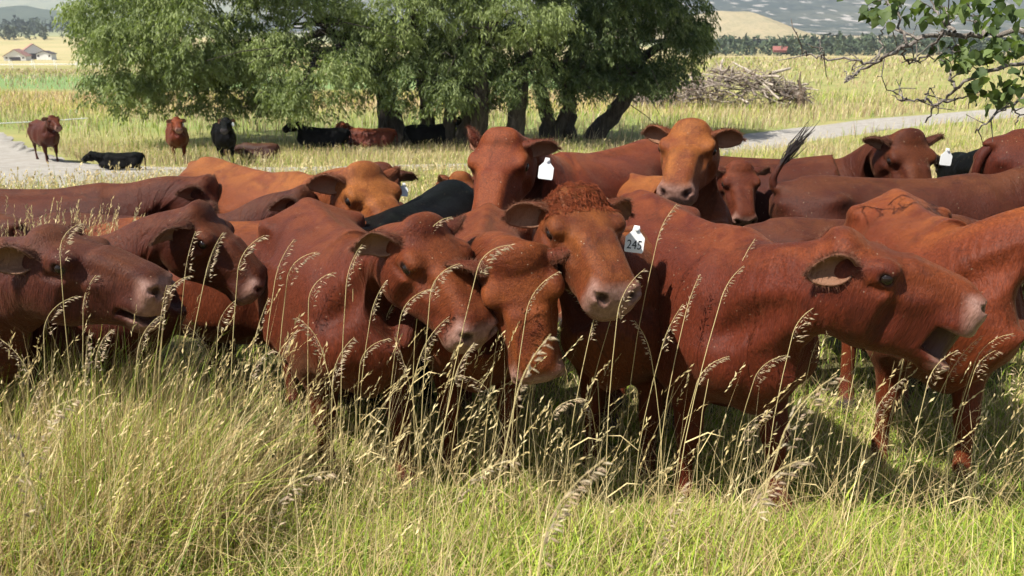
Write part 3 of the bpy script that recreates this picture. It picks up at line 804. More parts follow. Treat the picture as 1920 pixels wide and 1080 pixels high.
def add_coat(root, V, RS, Q, K, n, color, black, scale, curl=0):
    """short hair lying back and down over the hide"""
    g = np.random.default_rng(len(bpy.data.objects)); T = np.concatenate([Q[:, [0, 1, 2]], Q[:, [0, 2, 3]]])
    a, b, c = V[T[:, 0]], V[T[:, 1]], V[T[:, 2]]; nr = np.cross(b - a, c - a); ar = np.linalg.norm(nr, axis=1); nr /= ar[:, None] + 1e-12
    wgt = ar * (RS[T[:, 0], 2] > .35); hd = RS[T[:, 0], 0] > HU - .05; wgt = wgt * np.where(hd, 2.2, 1.0); wgt *= K[T[:, 0], 0] < .3; wgt *= K[T[:, 0], 1] < .2
    i = g.choice(len(T), n, p=wgt / wgt.sum()); u, v = g.random(n), g.random(n); f = u + v > 1; u[f], v[f] = 1 - u[f], 1 - v[f]
    t = T[i]; lerp = lambda X: X[t[:, 0]] * (1 - u - v)[:, None] + X[t[:, 1]] * u[:, None] + X[t[:, 2]] * v[:, None]
    P = lerp(V); rs = lerp(RS); mk = lerp(K); N_ = nr[i]
    e1, e2 = RS[t[:, 1]] - RS[t[:, 0]], RS[t[:, 2]] - RS[t[:, 0]]; E1, E2 = V[t[:, 1]] - V[t[:, 0]], V[t[:, 2]] - V[t[:, 0]]
    # flow in the rest animal, with cowlicks
    w = 2.2; fx = -1 + .5 * np.sin(rs[:, 2] * 17 + rs[:, 0] * 9); fz = -.75 + .6 * np.sin(rs[:, 0] * 13 + rs[:, 2] * 6); fy = .5 * np.sin(rs[:, 0] * 21 + rs[:, 1] * 15)
    face = ss(HU, HU + .1, rs[:, 0]); fx = fx * (1 - face) + face * .8
    fl = np.stack([fx, fy, fz], 1)
    a11, a12, a22 = (e1*e1).sum(1), (e1*e2).sum(1), (e2*e2).sum(1); b1, b2 = (fl*e1).sum(1), (fl*e2).sum(1); det = a11*a22 - a12*a12 + 1e-14
    al, be = (b1*a22 - b2*a12) / det, (b2*a11 - b1*a12) / det; D = E1 * al[:, None] + E2 * be[:, None]; D /= np.linalg.norm(D, axis=1)[:, None] + 1e-9
    D += g.normal(0, .15, D.shape)
    clump = np.sin(rs[:, 0] * 60) * np.sin(rs[:, 2] * 52 + rs[:, 1] * 40)
    L = (.015 * (1 - face) + .008 * face + .003 * clump * (1 - face)) * g.uniform(.6, 1.3, n) * scale
    lift = (.20 + .10 * clump)[:, None]
    p1 = P + (D * .6 + N_ * lift) * (L * .55)[:, None]; p2 = P + (D * 1.0 + N_ * (lift * .9)) * L[:, None]
    if n > 500: hair_object(root, 'coat', np.stack([P - N_ * .001, p1, p2], 1), rs, mk, np.zeros(n), black, np.array([.00050, .00045, .00015]) * scale, color)
    # curls on the poll
    if not curl: return
    top = np.where((RS[:, 0] > HU - .07) & (RS[:, 0] < HU + .10) & (RS[:, 2] > HV - .035))[0]
    if len(top):
        m = int(1700 * curl); j = g.choice(top, m); p = V[j]; cen = V[top].mean(0); vn = np.zeros_like(V); fn = np.cross(V[Q[:, 1]] - V[Q[:, 0]], V[Q[:, 2]] - V[Q[:, 0]])
        for q_ in range(4): np.add.at(vn, Q[:, q_], fn)
        nn = vn[j] / (np.linalg.norm(vn[j], axis=1)[:, None] + 1e-12); r1 = g.normal(0, 1, (m, 3)); side = np.cross(nn, r1); side /= np.linalg.norm(side, axis=1)[:, None] + 1e-9; s2 = np.cross(nn, side)
        cl = np.floor(RS[j, 0] * 45) + 7 * np.floor(RS[j, 1] * 45); ph = np.sin(cl * 12.9898) * 43758.5453; ph = (ph - np.floor(ph)) * 6.283
        side = np.stack([np.cos(ph), np.sin(ph), 0 * ph], 1); side -= nn * (side * nn).sum(1)[:, None]; s2 = np.cross(nn, side)
        tipv = V[np.argmax(RS[:, 0])] - cen; fwd = tipv / np.linalg.norm(tipv); fwd = fwd - nn * (fwd * nn).sum(1)[:, None]
        pts = []
        for q_ in range(7):
            t_ = q_ / 6; pts.append(p + nn * (.015 * t_ * (1.15 - .5 * t_)) + (side * .6 + fwd) * (.026 * t_) + (side * np.sin(t_ * 7) + s2 * (1 - np.cos(t_ * 7))) * .006 + g.normal(0, .0012, (m, 3)))
        hair_object(root, 'forelock', np.stack(pts, 1) , RS[j], np.tile([0, 0, 0, .7], (m, 1)), np.zeros(m), black, np.linspace(.0008, .0003, 7) * scale, [x * 1.9 for x in color])
def add_ear_fringe(root, E, RE, color, scale):
    g = np.random.default_rng(5); m = 3200; j = g.integers(0, len(E), m); k = (j + 1) % len(E); p = E[j] + (E[k] - E[j]) * g.random((m, 1)) * (np.linalg.norm(E[k] - E[j], axis=1) < .05)[:, None]
    half = len(E) // 2; c = np.where((j < half)[:, None], E[:half].mean(0), E[half:].mean(0)); d = p - c; d /= np.linalg.norm(d, axis=1)[:, None] + 1e-9; d += g.normal(0, .5, d.shape); L = (g.uniform(.006, .018, m) * scale)[:, None]
    hair_object(root, 'ear_fringe', np.stack([p, p + d * L * .5, p + d * L + np.array([0, 0, -.004])], 1), RE[j], np.tile([0, 0, 0, .4], (m, 1)), g.uniform(0, .7, m), 0.0, np.array([.0005, .0004, .00015]) * scale, color)
# ------------------------------------------------------------------ willows beyond the track
def bark_material(name, a, b, sc=9):
    N = Nodes(name); tc = N.n('TexCoord').outputs['Object']
    n = N.noise(N.mapping(tc, (sc, sc, sc * .22)), 1.0, 6, .65, .8); N.l(N.mix(N.ramp(n, .35, .68), C4(*a), C4(*b)), N.b.inputs['Base Color'])
    N.b.inputs['Roughness'].default_value = .9; N.b.inputs['Specular IOR Level'].default_value = .15; N.l(N.bump(n, .9, .05), N.b.inputs['Normal']); return N.m
M['willow_bark'] = bark_material('willow_bark', (.030, .024, .019), (.095, .080, .064))
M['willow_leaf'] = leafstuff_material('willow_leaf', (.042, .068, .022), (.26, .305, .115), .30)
def spray_templates(k, g, leaves=18, L=.55, leaf=.16, wid=.046):
    out = []
    for _ in range(k):
        V = []
        for i in range(leaves):
            t = (i + g.random()) / leaves
            p = np.array([L * .62 * t, 0, -L * .60 * t * t + .10 * t]) + g.normal(0, .05, 3)
            tang = np.array([.62, 0, -1.5 * t + .1]); d = tang + np.array([0, (1 if i % 2 else -1) * .75, -.35]) + g.normal(0, .45, 3); d /= np.linalg.norm(d)
            s = np.cross(d, g.normal(0, 1, 3)); s /= np.linalg.norm(s) + 1e-9; ll = leaf * g.uniform(.7, 1.2); w = wid * g.uniform(.8, 1.2)
            V.append([p, p + d * ll * .45 + s * w * .5, p + d * ll + np.array([0, 0, -.02]), p + d * ll * .45 - s * w * .5])
        out.append(np.array(V).reshape(-1, 3))
    return np.array(out)
_g = np.random.default_rng(21)
SPRAY = spray_templates(10, _g)
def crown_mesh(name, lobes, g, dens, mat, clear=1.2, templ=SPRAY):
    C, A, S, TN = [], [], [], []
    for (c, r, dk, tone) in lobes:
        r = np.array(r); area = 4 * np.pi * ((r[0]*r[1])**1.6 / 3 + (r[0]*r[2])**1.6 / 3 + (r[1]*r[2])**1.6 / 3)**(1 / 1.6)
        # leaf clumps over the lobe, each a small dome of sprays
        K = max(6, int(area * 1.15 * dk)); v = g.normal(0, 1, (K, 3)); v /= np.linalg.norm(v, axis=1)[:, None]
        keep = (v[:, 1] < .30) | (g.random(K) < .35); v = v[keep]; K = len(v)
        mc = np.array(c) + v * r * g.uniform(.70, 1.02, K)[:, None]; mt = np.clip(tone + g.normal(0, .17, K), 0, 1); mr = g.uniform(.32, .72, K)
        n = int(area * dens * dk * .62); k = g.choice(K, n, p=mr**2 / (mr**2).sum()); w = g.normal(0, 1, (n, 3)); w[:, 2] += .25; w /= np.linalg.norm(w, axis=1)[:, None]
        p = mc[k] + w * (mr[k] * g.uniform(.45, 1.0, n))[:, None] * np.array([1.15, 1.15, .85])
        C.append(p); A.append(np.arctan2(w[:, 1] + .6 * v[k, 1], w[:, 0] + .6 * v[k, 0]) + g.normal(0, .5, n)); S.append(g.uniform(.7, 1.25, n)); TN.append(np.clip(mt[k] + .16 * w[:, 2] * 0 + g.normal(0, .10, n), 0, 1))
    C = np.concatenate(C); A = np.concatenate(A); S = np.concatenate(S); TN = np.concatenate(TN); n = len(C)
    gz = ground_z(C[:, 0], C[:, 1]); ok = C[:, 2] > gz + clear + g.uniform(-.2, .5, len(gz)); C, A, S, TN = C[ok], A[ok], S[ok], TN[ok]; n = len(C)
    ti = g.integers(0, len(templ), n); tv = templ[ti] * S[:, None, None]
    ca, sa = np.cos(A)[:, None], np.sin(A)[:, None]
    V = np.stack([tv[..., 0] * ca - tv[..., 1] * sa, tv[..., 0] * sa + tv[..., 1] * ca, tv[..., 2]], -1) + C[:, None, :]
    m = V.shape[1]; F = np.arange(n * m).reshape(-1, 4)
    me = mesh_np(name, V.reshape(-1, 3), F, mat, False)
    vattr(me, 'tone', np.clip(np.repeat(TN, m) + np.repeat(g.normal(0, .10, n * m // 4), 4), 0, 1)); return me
def lobe(px, py, depth, rx, ry, dk=1.0, tone=.5, rz=None):
    c = at(px, py, depth); s = depth * 1.02 / FPX; return (tuple(c), (rx * s, (rz or (rx + ry) / 2) * s, ry * s), dk, tone)
def curve_pts(p0, p1, bow, n=9, jit=.06, g=None):
    p0, p1 = np.array(p0, float), np.array(p1, float); t = np.linspace(0, 1, n)[:, None]; P = p0 + (p1 - p0) * t + np.array(bow) * (4 * t * (1 - t))
    if g is not None: P[1:-1] += g.normal(0, jit, (n - 2, 3))
    return P
def willow(label, trunks, lobes, seed, dens=28, clear=1.0):
    """trunks: (base px, base py, top px, top py, radius); every trunk forks into limbs that carry the crown"""
    g = np.random.default_rng(seed); b0 = gp(*trunks[0][:2]); root = empty('willow_tree', b0); tag(root, label, 'tree', 'willows beyond the gravel track')
    o = np.array(b0)
    for (bx, by, tx, ty, rad) in trunks:
        p0 = np.array(gp(bx, by)); p1 = np.array(at(tx, ty, p0[1] + g.uniform(-.6, .6))); p0[2] -= .15
        B = Bag(); P = curve_pts(p0, p1, (0, 0, 0), 10, .05, g); P[1:-1, 0] += np.sin(np.linspace(0, 3, 8)) * .12
        B.tube(P - o, rad * np.array([1.5, 1.12, 1.0, .95, .92, .88, .84, .80, .75, .7]), 11); link('trunk', B.mesh('trunk', M['willow_bark']), root)
        near = sorted(lobes, key=lambda l: (l[0][0] - p1[0])**2 + (l[0][2] - p1[2])**2)[:3]
        for l in near:
            B = Bag(); c = np.array(l[0]) + g.normal(0, .3, 3); P = curve_pts(p1, c, (0, 0, .35), 8, .10, g); B.tube(P - o, np.linspace(rad * .62, .035, 8), 7)
            for _ in range(6):
                q = P[g.integers(3, 8)]; e = q + g.normal(0, 1, 3) * np.array(l[1]) * .75; B.tube(curve_pts(q, e, (0, 0, .2), 5, .08, g) - o, np.linspace(.035, .008, 5), 4)
            link('limb', B.mesh('limb', M['willow_bark']), root)
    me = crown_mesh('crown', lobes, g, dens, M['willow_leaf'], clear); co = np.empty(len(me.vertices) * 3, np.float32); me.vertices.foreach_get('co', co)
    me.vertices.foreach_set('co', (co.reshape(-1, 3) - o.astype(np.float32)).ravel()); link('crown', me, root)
D = 33.5
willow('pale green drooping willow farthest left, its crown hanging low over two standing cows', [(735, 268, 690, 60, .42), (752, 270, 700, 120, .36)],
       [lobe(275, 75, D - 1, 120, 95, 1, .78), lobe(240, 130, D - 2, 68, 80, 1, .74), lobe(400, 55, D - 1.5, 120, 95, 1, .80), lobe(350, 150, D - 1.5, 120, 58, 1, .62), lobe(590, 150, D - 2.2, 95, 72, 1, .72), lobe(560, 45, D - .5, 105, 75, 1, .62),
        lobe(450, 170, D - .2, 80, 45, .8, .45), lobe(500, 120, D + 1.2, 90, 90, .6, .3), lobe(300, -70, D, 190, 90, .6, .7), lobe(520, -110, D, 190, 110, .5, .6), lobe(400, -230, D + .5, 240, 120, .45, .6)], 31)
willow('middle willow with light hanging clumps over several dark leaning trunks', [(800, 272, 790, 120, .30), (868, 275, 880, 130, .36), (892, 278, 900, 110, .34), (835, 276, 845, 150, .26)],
       [lobe(755, 25, D - 1.2, 85, 62, 1, .72), lobe(810, 165, D - 1.0, 95, 60, 1, .45), lobe(880, 60, D - .2, 90, 80, .9, .30), lobe(965, 30, D - 1.6, 80, 60, 1, .70), lobe(985, 165, D - 1, 60, 50, .9, .35), lobe(780, 110, D + .8, 110, 70, .7, .12),  # low-tone lobes paint the less lit foliage into the leaf colour
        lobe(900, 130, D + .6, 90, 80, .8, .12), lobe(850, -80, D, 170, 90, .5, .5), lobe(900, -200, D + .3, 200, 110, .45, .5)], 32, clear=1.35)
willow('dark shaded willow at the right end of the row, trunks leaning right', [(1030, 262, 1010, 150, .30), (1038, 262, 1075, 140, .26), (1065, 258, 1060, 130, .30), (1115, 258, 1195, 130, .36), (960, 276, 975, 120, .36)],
       [lobe(1090, 60, D + .8, 105, 90, 1.1, .05), lobe(1190, 70, D + 1.0, 105, 100, 1.1, .05), lobe(1262, 85, D + 1.4, 52, 65, .9, .18), lobe(1060, 165, D - .2, 60, 45, .8, .22), lobe(1140, 150, D + .6, 95, 55, 1.0, .03), lobe(1255, 15, D + 1.2, 65, 60, .8, .12),  # low tones: darker leaves, with the shade on this crown painted in
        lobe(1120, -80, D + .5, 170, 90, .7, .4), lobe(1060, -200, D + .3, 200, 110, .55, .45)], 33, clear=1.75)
# reddish half-dead scrub at the right edge of the willows, above the brush pile
# ------------------------------------------------------------------ grass
def grass_material(name, tr=.35):
    N = Nodes(name); c = N.attr('gcol').outputs['Color']
    N.l(c, N.b.inputs['Base Color']); N.b.inputs['Roughness'].default_value = .55; N.b.inputs['Specular IOR Level'].default_value = .25
    t = N.n('BsdfTranslucent'); N.l(c, t.inputs[0]); mx = N.n('MixShader'); mx.inputs[0].default_value = tr
    N.l(N.b.outputs[0], mx.inputs[1]); N.l(t.outputs[0], mx.inputs[2]); N.l(mx.outputs[0], N.out.inputs[0]); return N.m
M['grass'] = grass_material('grass_blade')
GREEN = np.array([[.29, .41, .036], [.40, .48, .066], [.21, .32, .045], [.47, .50, .10]])
STRAW = np.array([[.55, .43, .20], [.62, .51, .27], [.47, .36, .17], [.38, .26, .13]])
def blade_geo(p, h, w, lean, curl, az, segs, g):
    """p (n,3) roots -> verts (n, 2*segs+1, 3), quads, tris"""
    n = len(p); dirv = np.stack([np.cos(az), np.sin(az), np.zeros(n)], 1); side = np.stack([-np.sin(az), np.cos(az), np.zeros(n)], 1)
    tw = g.uniform(-.9, .9, n); side = side * np.cos(tw)[:, None] + dirv * np.sin(tw)[:, None]
    V = np.zeros((n, 2 * segs + 1, 3))
    for i in range(segs + 1):
        t = i / segs; ang = lean + curl * t; hor = h * t * np.sin(ang); ver = h * t * np.cos(ang)
        c = p + dirv * hor[:, None] + np.array([0, 0, 1.0]) * ver[:, None]
        ww = (w * (1 - t)**.7 * (1.0 if i else .8))[:, None]
        if i < segs: V[:, 2*i] = c - side * ww / 2; V[:, 2*i + 1] = c + side * ww / 2
        else: V[:, 2*segs] = c
    k = 2 * segs + 1; o = np.arange(n)[:, None] * k
    Q = np.concatenate([o + np.array([2*i, 2*i + 1, 2*i + 3, 2*i + 2]) for i in range(segs - 1)]) if segs > 1 else np.zeros((0, 4), int)
    T = o + np.array([2*segs - 2, 2*segs - 1, 2*segs]); return V, Q, T
def heads_geo(tips, dirs, size, g, m=5):
    """seed head: m slim spikelets round the stem end -> verts (n*m,4,3)"""
    n = len(tips); V = np.zeros((n, m, 4, 3))
    for i in range(m):
        t = i / m; p = tips - dirs * (size * (1 - t) * 1.0)[:, None]
        d = dirs + g.normal(0, .28, (n, 3)); d /= np.linalg.norm(d, axis=1)[:, None]; s = np.cross(d, g.normal(0, 1, (n, 3))); s /= np.linalg.norm(s, axis=1)[:, None] + 1e-9
        L = (size * (.42 if m < 6 else .17) * g.uniform(.7, 1.2, n))[:, None]; W = L * (.26 if m < 6 else .13)
        V[:, i] = np.stack([p, p + d * L * .5 + s * W, p + d * L, p + d * L * .5 - s * W], 1)
    return V.reshape(-1, 4, 3)
def patchy(x, y, s, ph): return np.sin(x * s + ph) * np.sin(y * s * 1.3 + ph * 2) + .6 * np.sin(x * s * 2.3 + y * s * 1.7 + ph * 3)
class Field2:
    def __init__(s): s.V = []; s.F4 = []; s.F3 = []; s.C = []; s.n = 0
    def put(s, V, Q, T, col, jit, g):
        n, k, _ = V.shape; s.V.append(V.reshape(-1, 3))
        if Q is not None and len(Q): s.F4.append(Q + s.n)
        if T is not None and len(T): s.F3.append(T + s.n)
        col = col * (1 + g.normal(0, jit, (n, 1))); s.C.append(np.repeat(np.clip(col, .01, .9), k, 0)); s.n += n * k
    def build(s, name, label):
        fs = [np.concatenate(f) for f in (s.F4, s.F3) if f]
        me = mesh_np(name, np.concatenate(s.V), fs, M['grass'], False); c = np.concatenate(s.C); vattr(me, 'gcol', np.column_stack([c, np.ones(len(c))]), 'FLOAT_COLOR')
        tag(link(name, me), label, None, None, 'stuff')
def scatter(y0, y1, n, g, power=1.0, wide=.74, pad=.8):
    y = y0 + (y1 - y0) * g.random(n)**power; x = g.uniform(-1, 1, n) * (wide * y + pad); return x, y
def pick(tab, n, g): return tab[g.integers(0, len(tab), n)] * g.uniform(.85, 1.15, (n, 1))
def near_grass():
    g = np.random.default_rng(50); G = Field2()
    # short green sward in front of the herd
    n = 92000; x, y = scatter(1.5, 4.6, n, g, .95)
    pz = patchy(x, y, 1.9, .4); h = np.clip(.22 + .05 * pz + g.normal(0, .06, n), .07, .42); h *= 1.0 - .58 * sst(2.75, 3.35, y) * (1 - .7 * sst(-.9, -1.6, x))
    az = g.normal(.6, 1.5, n); strawp = np.clip(.20 + .18 * pz + .30 * sst(-.2, -1.5, x) + g.normal(0, .1, n), 0, 1)
    isS = g.random(n) < strawp * .9; c = np.where(isS[:, None], pick(STRAW, n, g) * .95, pick(GREEN, n, g))
    V, Q, T = blade_geo(np.stack([x, y, ground_z(x, y) - .01], 1), h * np.where(isS, 1.15, 1), g.uniform(.0042, .0088, n) * (1 + .35 * sst(2.8, 2.0, y)), g.normal(.12, .16, n), g.uniform(.1, 1.1, n), az, 3, g); G.put(V, Q, T, c, .12, g)
    # broader green leaves in tufts
    n = 4200; t = g.integers(0, 420, n); tx, ty = scatter(1.7, 3.2, 420, g); x = tx[t] + g.normal(0, .035, n); y = ty[t] + g.normal(0, .035, n)
    V, Q, T = blade_geo(np.stack([x, y, ground_z(x, y) - .01], 1), g.uniform(.16, .36, n), g.uniform(.007, .012, n), g.normal(.22, .16, n), g.uniform(.2, 1.3, n), g.uniform(0, 6.28, n), 4, g); G.put(V, Q, T, pick(GREEN, n, g) * np.array([1.05, 1.05, 1]), .14, g)
    # loose dry stems lying every way
    n = 7000; x, y = scatter(1.6, 4.4, n, g); az = g.uniform(0, 6.28, n); V, Q, T = blade_geo(np.stack([x, y, ground_z(x, y) + g.uniform(0, .16, n)], 1), g.uniform(.25, .6, n), g.uniform(.0022, .0036, n), g.uniform(.5, 1.35, n), g.uniform(-.2, .5, n), az, 3, g)
    G.put(V, Q, T, pick(STRAW, n, g) * 1.1, .1, g)
    # sparse leaves among the cattle's feet
    n = 36000; x, y = scatter(4.3, 9.0, n, g, 1.3); h = np.clip(.15 + g.normal(0, .07, n), .06, .4); isS = g.random(n) < .45
    V, Q, T = blade_geo(np.stack([x, y, ground_z(x, y) - .01], 1), h, g.uniform(.005, .009, n), g.normal(.15, .2, n), g.uniform(.1, 1, n), g.uniform(0, 6.28, n), 2, g)
    G.put(V, Q, T, np.where(isS[:, None], pick(STRAW, n, g), pick(GREEN, n, g)), .12, g)
    # taller rank grass on the left, straw and green mixed
    n = 19000; x = -1.9 + g.normal(0, .75, n); y = 3.15 + g.normal(0, .42, n); k = (x < -.55) & (y > 1.9) & (y < 4.2) & (g.random(n) < sst(-.85, -1.45, x)); x, y = x[k], y[k]; n = len(x)
    h = np.clip(.50 + .12 * patchy(x, y, 2.5, 1.0) + .10 * sst(-1.0, -1.8, x) + g.normal(0, .13, n), .15, .92); isS = g.random(n) < .62
    V, Q, T = blade_geo(np.stack([x, y, ground_z(x, y)], 1), h, g.uniform(.0036, .0066, n), g.normal(.16, .14, n), g.uniform(.0, .9, n), g.normal(.2, 1.3, n), 3, g)
    G.put(V, Q, T, np.where(isS[:, None], pick(STRAW, n, g), pick(GREEN, n, g)), .12, g)
    # tall straw standing between the cattle at the far left
    n = 260; x = g.uniform(-2.75, -2.15, n); y = g.uniform(4.35, 4.6, n); V, Q, T = blade_geo(np.stack([x, y, ground_z(x, y)], 1), g.uniform(.85, 1.28, n), np.full(n, .0050), g.normal(.08, .08, n), g.uniform(0, .25, n), g.normal(0, .6, n), 4, g)
    G.put(V, Q, T, pick(STRAW[:3], n, g), .1, g); d = V[:, -1] - V[:, -3]; d /= np.linalg.norm(d, axis=1)[:, None]; hv = heads_geo(V[:, -1], d, g.uniform(.10, .17, n), g, 12); kk = len(hv); G.put(hv, np.arange(kk * 4).reshape(-1, 4), None, np.repeat(pick(STRAW[:3], n, g), 12, 0), .12, g)
    # many thin flowering stems
    n = 2000; x, y = scatter(2.4, 3.6, n, g, .8); k = (g.random(n) < .24 + .60 * sst(.3, -1.2, x)); x, y = x[k], y[k]; n = len(x)
    h = np.clip(g.normal(.66, .16, n), .30, 1.0); V, Q, T = blade_geo(np.stack([x, y, ground_z(x, y)], 1), h, np.full(n, .0026), g.normal(.06, .10, n), g.uniform(.0, .35, n), g.normal(0, .8, n), 4, g)
    G.put(V, Q, T, pick(STRAW[:3], n, g) * 1.05, .1, g); d = V[:, -1] - V[:, -3]; d /= np.linalg.norm(d, axis=1)[:, None]
    hv = heads_geo(V[:, -1], d + np.array([.25, 0, -.1]), g.uniform(.09, .16, n), g, 12); kk = len(hv); G.put(hv * 1.0, np.arange(kk * 4).reshape(-1, 4), None, np.repeat(pick(STRAW[:3], n, g), 12, 0) * 1.1, .12, g)
    G.build('meadow_grass', 'green and straw meadow grass in front of the herd')
def mid_grass():
    g = np.random.default_rng(51); G = Field2()
    def belt(y0, y1, n, hm, w, power, green, heads):
        x, y = scatter(y0, y1, n, g, power, .70, 2.0); k = ~on_track(x, y); x, y = x[k], y[k]; n = len(x)
        pz = patchy(x, y, .38, 2.0); h = np.clip(hm * (1 + .22 * pz * .5 + g.normal(0, .22, n)), .12, 1.2)
        gp_ = np.clip(green + .22 * patchy(x, y, .21, .7), 0, .95); isG = g.random(n) < gp_
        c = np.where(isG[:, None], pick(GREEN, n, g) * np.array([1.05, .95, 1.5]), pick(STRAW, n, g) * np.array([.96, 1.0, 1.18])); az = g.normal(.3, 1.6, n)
        wd = w * (y / y0)**.8 * g.uniform(.7, 1.3, n); lean = g.normal(.10, .14, n); curl = g.uniform(0, .55, n)
        P = np.stack([x, y, ground_z(x, y) - .02], 1); V, Q, T = blade_geo(P, h, wd, lean, curl, az, 2, g); G.put(V, Q, T, c, .12, g)
        m = int(n * heads); i = g.choice(n, m, replace=False); tips = V[i, -1]; d = V[i, -1] - V[i, 2]; d /= np.linalg.norm(d, axis=1)[:, None]
        hv = heads_geo(tips, d, h[i] * .22, g, 3); kk = len(hv); G.put(hv, np.arange(kk * 4).reshape(-1, 4), None, np.repeat(STRAW[g.integers(0, 3, m)] * 1.12, 3, 0), .1, g)
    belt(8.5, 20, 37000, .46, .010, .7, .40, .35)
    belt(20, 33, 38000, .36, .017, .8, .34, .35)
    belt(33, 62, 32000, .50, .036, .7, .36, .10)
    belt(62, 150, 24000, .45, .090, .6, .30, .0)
    G.build('pasture_grass', 'tall dry pasture grass stretching away behind the herd')
near_grass(); mid_grass()
# ------------------------------------------------------------------ the herd
G1, G2 = 'red and black cattle crowding the meadow', 'cattle resting near the willows'
RED, DRED, ORG, GOLD, PUR, BLK = (.105, .0185, .0060), (.068, .0125, .0050), (.126, .0265, .0076), (.150, .0400, .0110), (.064, .0135, .0072), (.0045, .0042, .0044)
QN, QM, QF = 1.25, 2.0, 2.8
CW = dict(group=G1, q=QN, coat=600 * 0 + 3000)
A = add_cow
# front row
A('dark red cow at the far left front, head in profile facing right', None, 0, -18, 1.0, (160, 496, 3.36, -6, -13, 0), PUR, ears=(dict(back=.5, droop=.05), dict(back=.95, droop=-.12, turn=.3)), jaw=2.0, **CW)
A('dark red cow behind the leftmost head, its own head lowered in profile to the right', None, 0, 0, .92, (402, 462, 4.0, -4, -42, 0), DRED, ears=(dict(back=.3), dict(back=.25, droop=.5, turn=.2)), **CW)
A('red cow with broad flank to the camera, lowered head turned to the right', None, 0, -66, .99, (822, 510, 3.32, -46, -38, 0), RED, side=.14, neck=.88, fat=1.10, length=.92, ears=(dict(back=.3), dict(back=.45, droop=.15)), legs=(10, -8, 0, 5), **CW)
A('red cow grazing head down between its neighbours, long narrow face straight to the camera', None, 0, -92, .97, (984, 572, 3.22, -60, -68, 26), RED, ears=(dict(back=-.1, droop=.15), dict(back=.1, droop=-.1)), side=.20, neck=1.15, length=.78, **CW)
A('red cow with curly poll looking at the camera, white ear tag 245', None, 0, -106, .99, (1105, 450, 3.32, -70, -27, 0), ORG, ears=(dict(back=.1, droop=.25), dict(back=.15, droop=.1)), tags=((0, '245', -4, .065),), legs=(4, -5, 0, 0), side=-.16, length=.85, curl=1, **CW)
A('bawling red cow with open mouth, head thrust to the right', None, 0, -74, 1.03, (1662, 514, 3.02, -14, -13, 0), RED, fat=1.06, length=.92, jaw=11, ears=(dict(back=.4), dict(back=1.3, droop=.15, turn=.2)), legs=(14, -6, 4, 0), side=.08, neck=.84, **CW)
A('red cow with golden withers at the right edge, head leaving the picture', None, 0, -98, 1.0, (2115, 460, 3.25, -25, -34, 0), ORG, side=.34, length=.8, legs=(10, -10, 0, 0), **CW)
# middle rows
CW = dict(group=G1, q=QM, coat=600 * 0 + 300)
A('orange red back squeezed between the lowered head and the broad flank', None, 0, 0, .93, (800, 500, 4.75, -10, -50, 0), ORG, **CW)
A('black cow seen from behind its hips, tail flicking left', None, 0, 74, 1.0, (905, 440, 6.3, 74, -50, 0), BLK, black=1, fat=1.2, length=.8, tail=[(-.56, 0, 1.135), (-.63, .03, 1.16), (-.69, .12, 1.15), (-.74, .25, 1.12), (-.77, .36, 1.10)], **CW)
A('shaded dark red cow glimpsed under the bawling head, behind the front row', None, 0, 2, .88, (1960, 500, 4.95, -10, -45, 0), PUR, fat=.92, **CW)
A('long dark red back on the left with a single ear showing at its front', None, 0, -3, .92, (585, 418, 5.1, -8, -48, 0), PUR, **CW)
A('dark red rump at the left edge in front of the rounded back', None, 0, 160, 1.0, (-420, 420, 5.3, 150, -30, 0), PUR, **CW)
A('rounded red back at the far left, second row from the track', None, 0, 4, 1.02, (400, 400, 5.8, 0, -58, 0), DRED, **CW)
A('golden brown cow with raised tail head, dark face low at the right of it', None, 0, -44, 1.12, (700, 386, 5.0, -48, -36, 0), GOLD, ears=(dict(back=.2), dict(back=.2, droop=.0)), **CW)
A('small red head with white ear tag peeping over the golden cow', None, 0, -80, .84, (712, 358, 5.95, -86, -38, 0), DRED, tags=((0, '', 0, 0),), neck=1.15, **CW)
A('tall red cow with white tag looking down to the left, centre of the second row', None, 0, -128, 1.2, (937, 328, 5.45, -106, -46, 0), RED, ears=(dict(back=.05, droop=.1), dict(back=.9, droop=-.35)), tags=((0, '', -8, .02),), fat=1.12, **CW)
A('golden brown cow with head held highest, facing left of the camera', None, 0, -62, 1.08, (1283, 294, 5.4, -112, -30, 0), GOLD, ears=(dict(back=.1, droop=.05), dict(back=.05, droop=-.05)), side=-.1, **CW)
A('small dark faced calf looking out beside the raised tail', None, 0, -100, .86, (1389, 356, 6.3, -88, -48, 0), DRED, name='calf', cat='calf', **CW)
A('large dark red cow side on at the right, tail raised high', None, 0, 0, 1.02, (2045, 347, 5.6, -16, -34, 0), PUR, fat=1.05, tail=[(-.77, 0, 1.135), (-.80, 0, 1.17), (-.80, 0, 1.22), (-.775, 0, 1.27), (-.74, 0, 1.32)], **CW)
A('red cow behind the large dark one, lowered head with broad white tag', None, 0, -10, 1.10, (1706, 316, 6.15, -80, -52, 0), DRED, tags=((0, '', 4, .05),), side=-.3, **CW)
A('red cow whose hips rise above all others at the right edge', None, 0, 12, 1.20, (2400, 260, 6.5, 0, -20, 0), DRED, fat=1.1, **CW)
A('black cow half hidden in front of the high hips at the right', None, 0, 100, 1.02, (1790, 330, 8.2, 80, -40, 0), BLK, black=1, **CW)
A('black calf showing only its head between two red cows', None, 0, -90, .90, (1128, 350, 6.7, -95, -60, 0), BLK, black=1, name='calf', cat='calf', **CW)
A('brown calf mostly hidden behind the black hips', None, 0, -84, .84, (862, 365, 7.8, -95, -50, 0), ORG, name='calf', cat='calf', **CW)
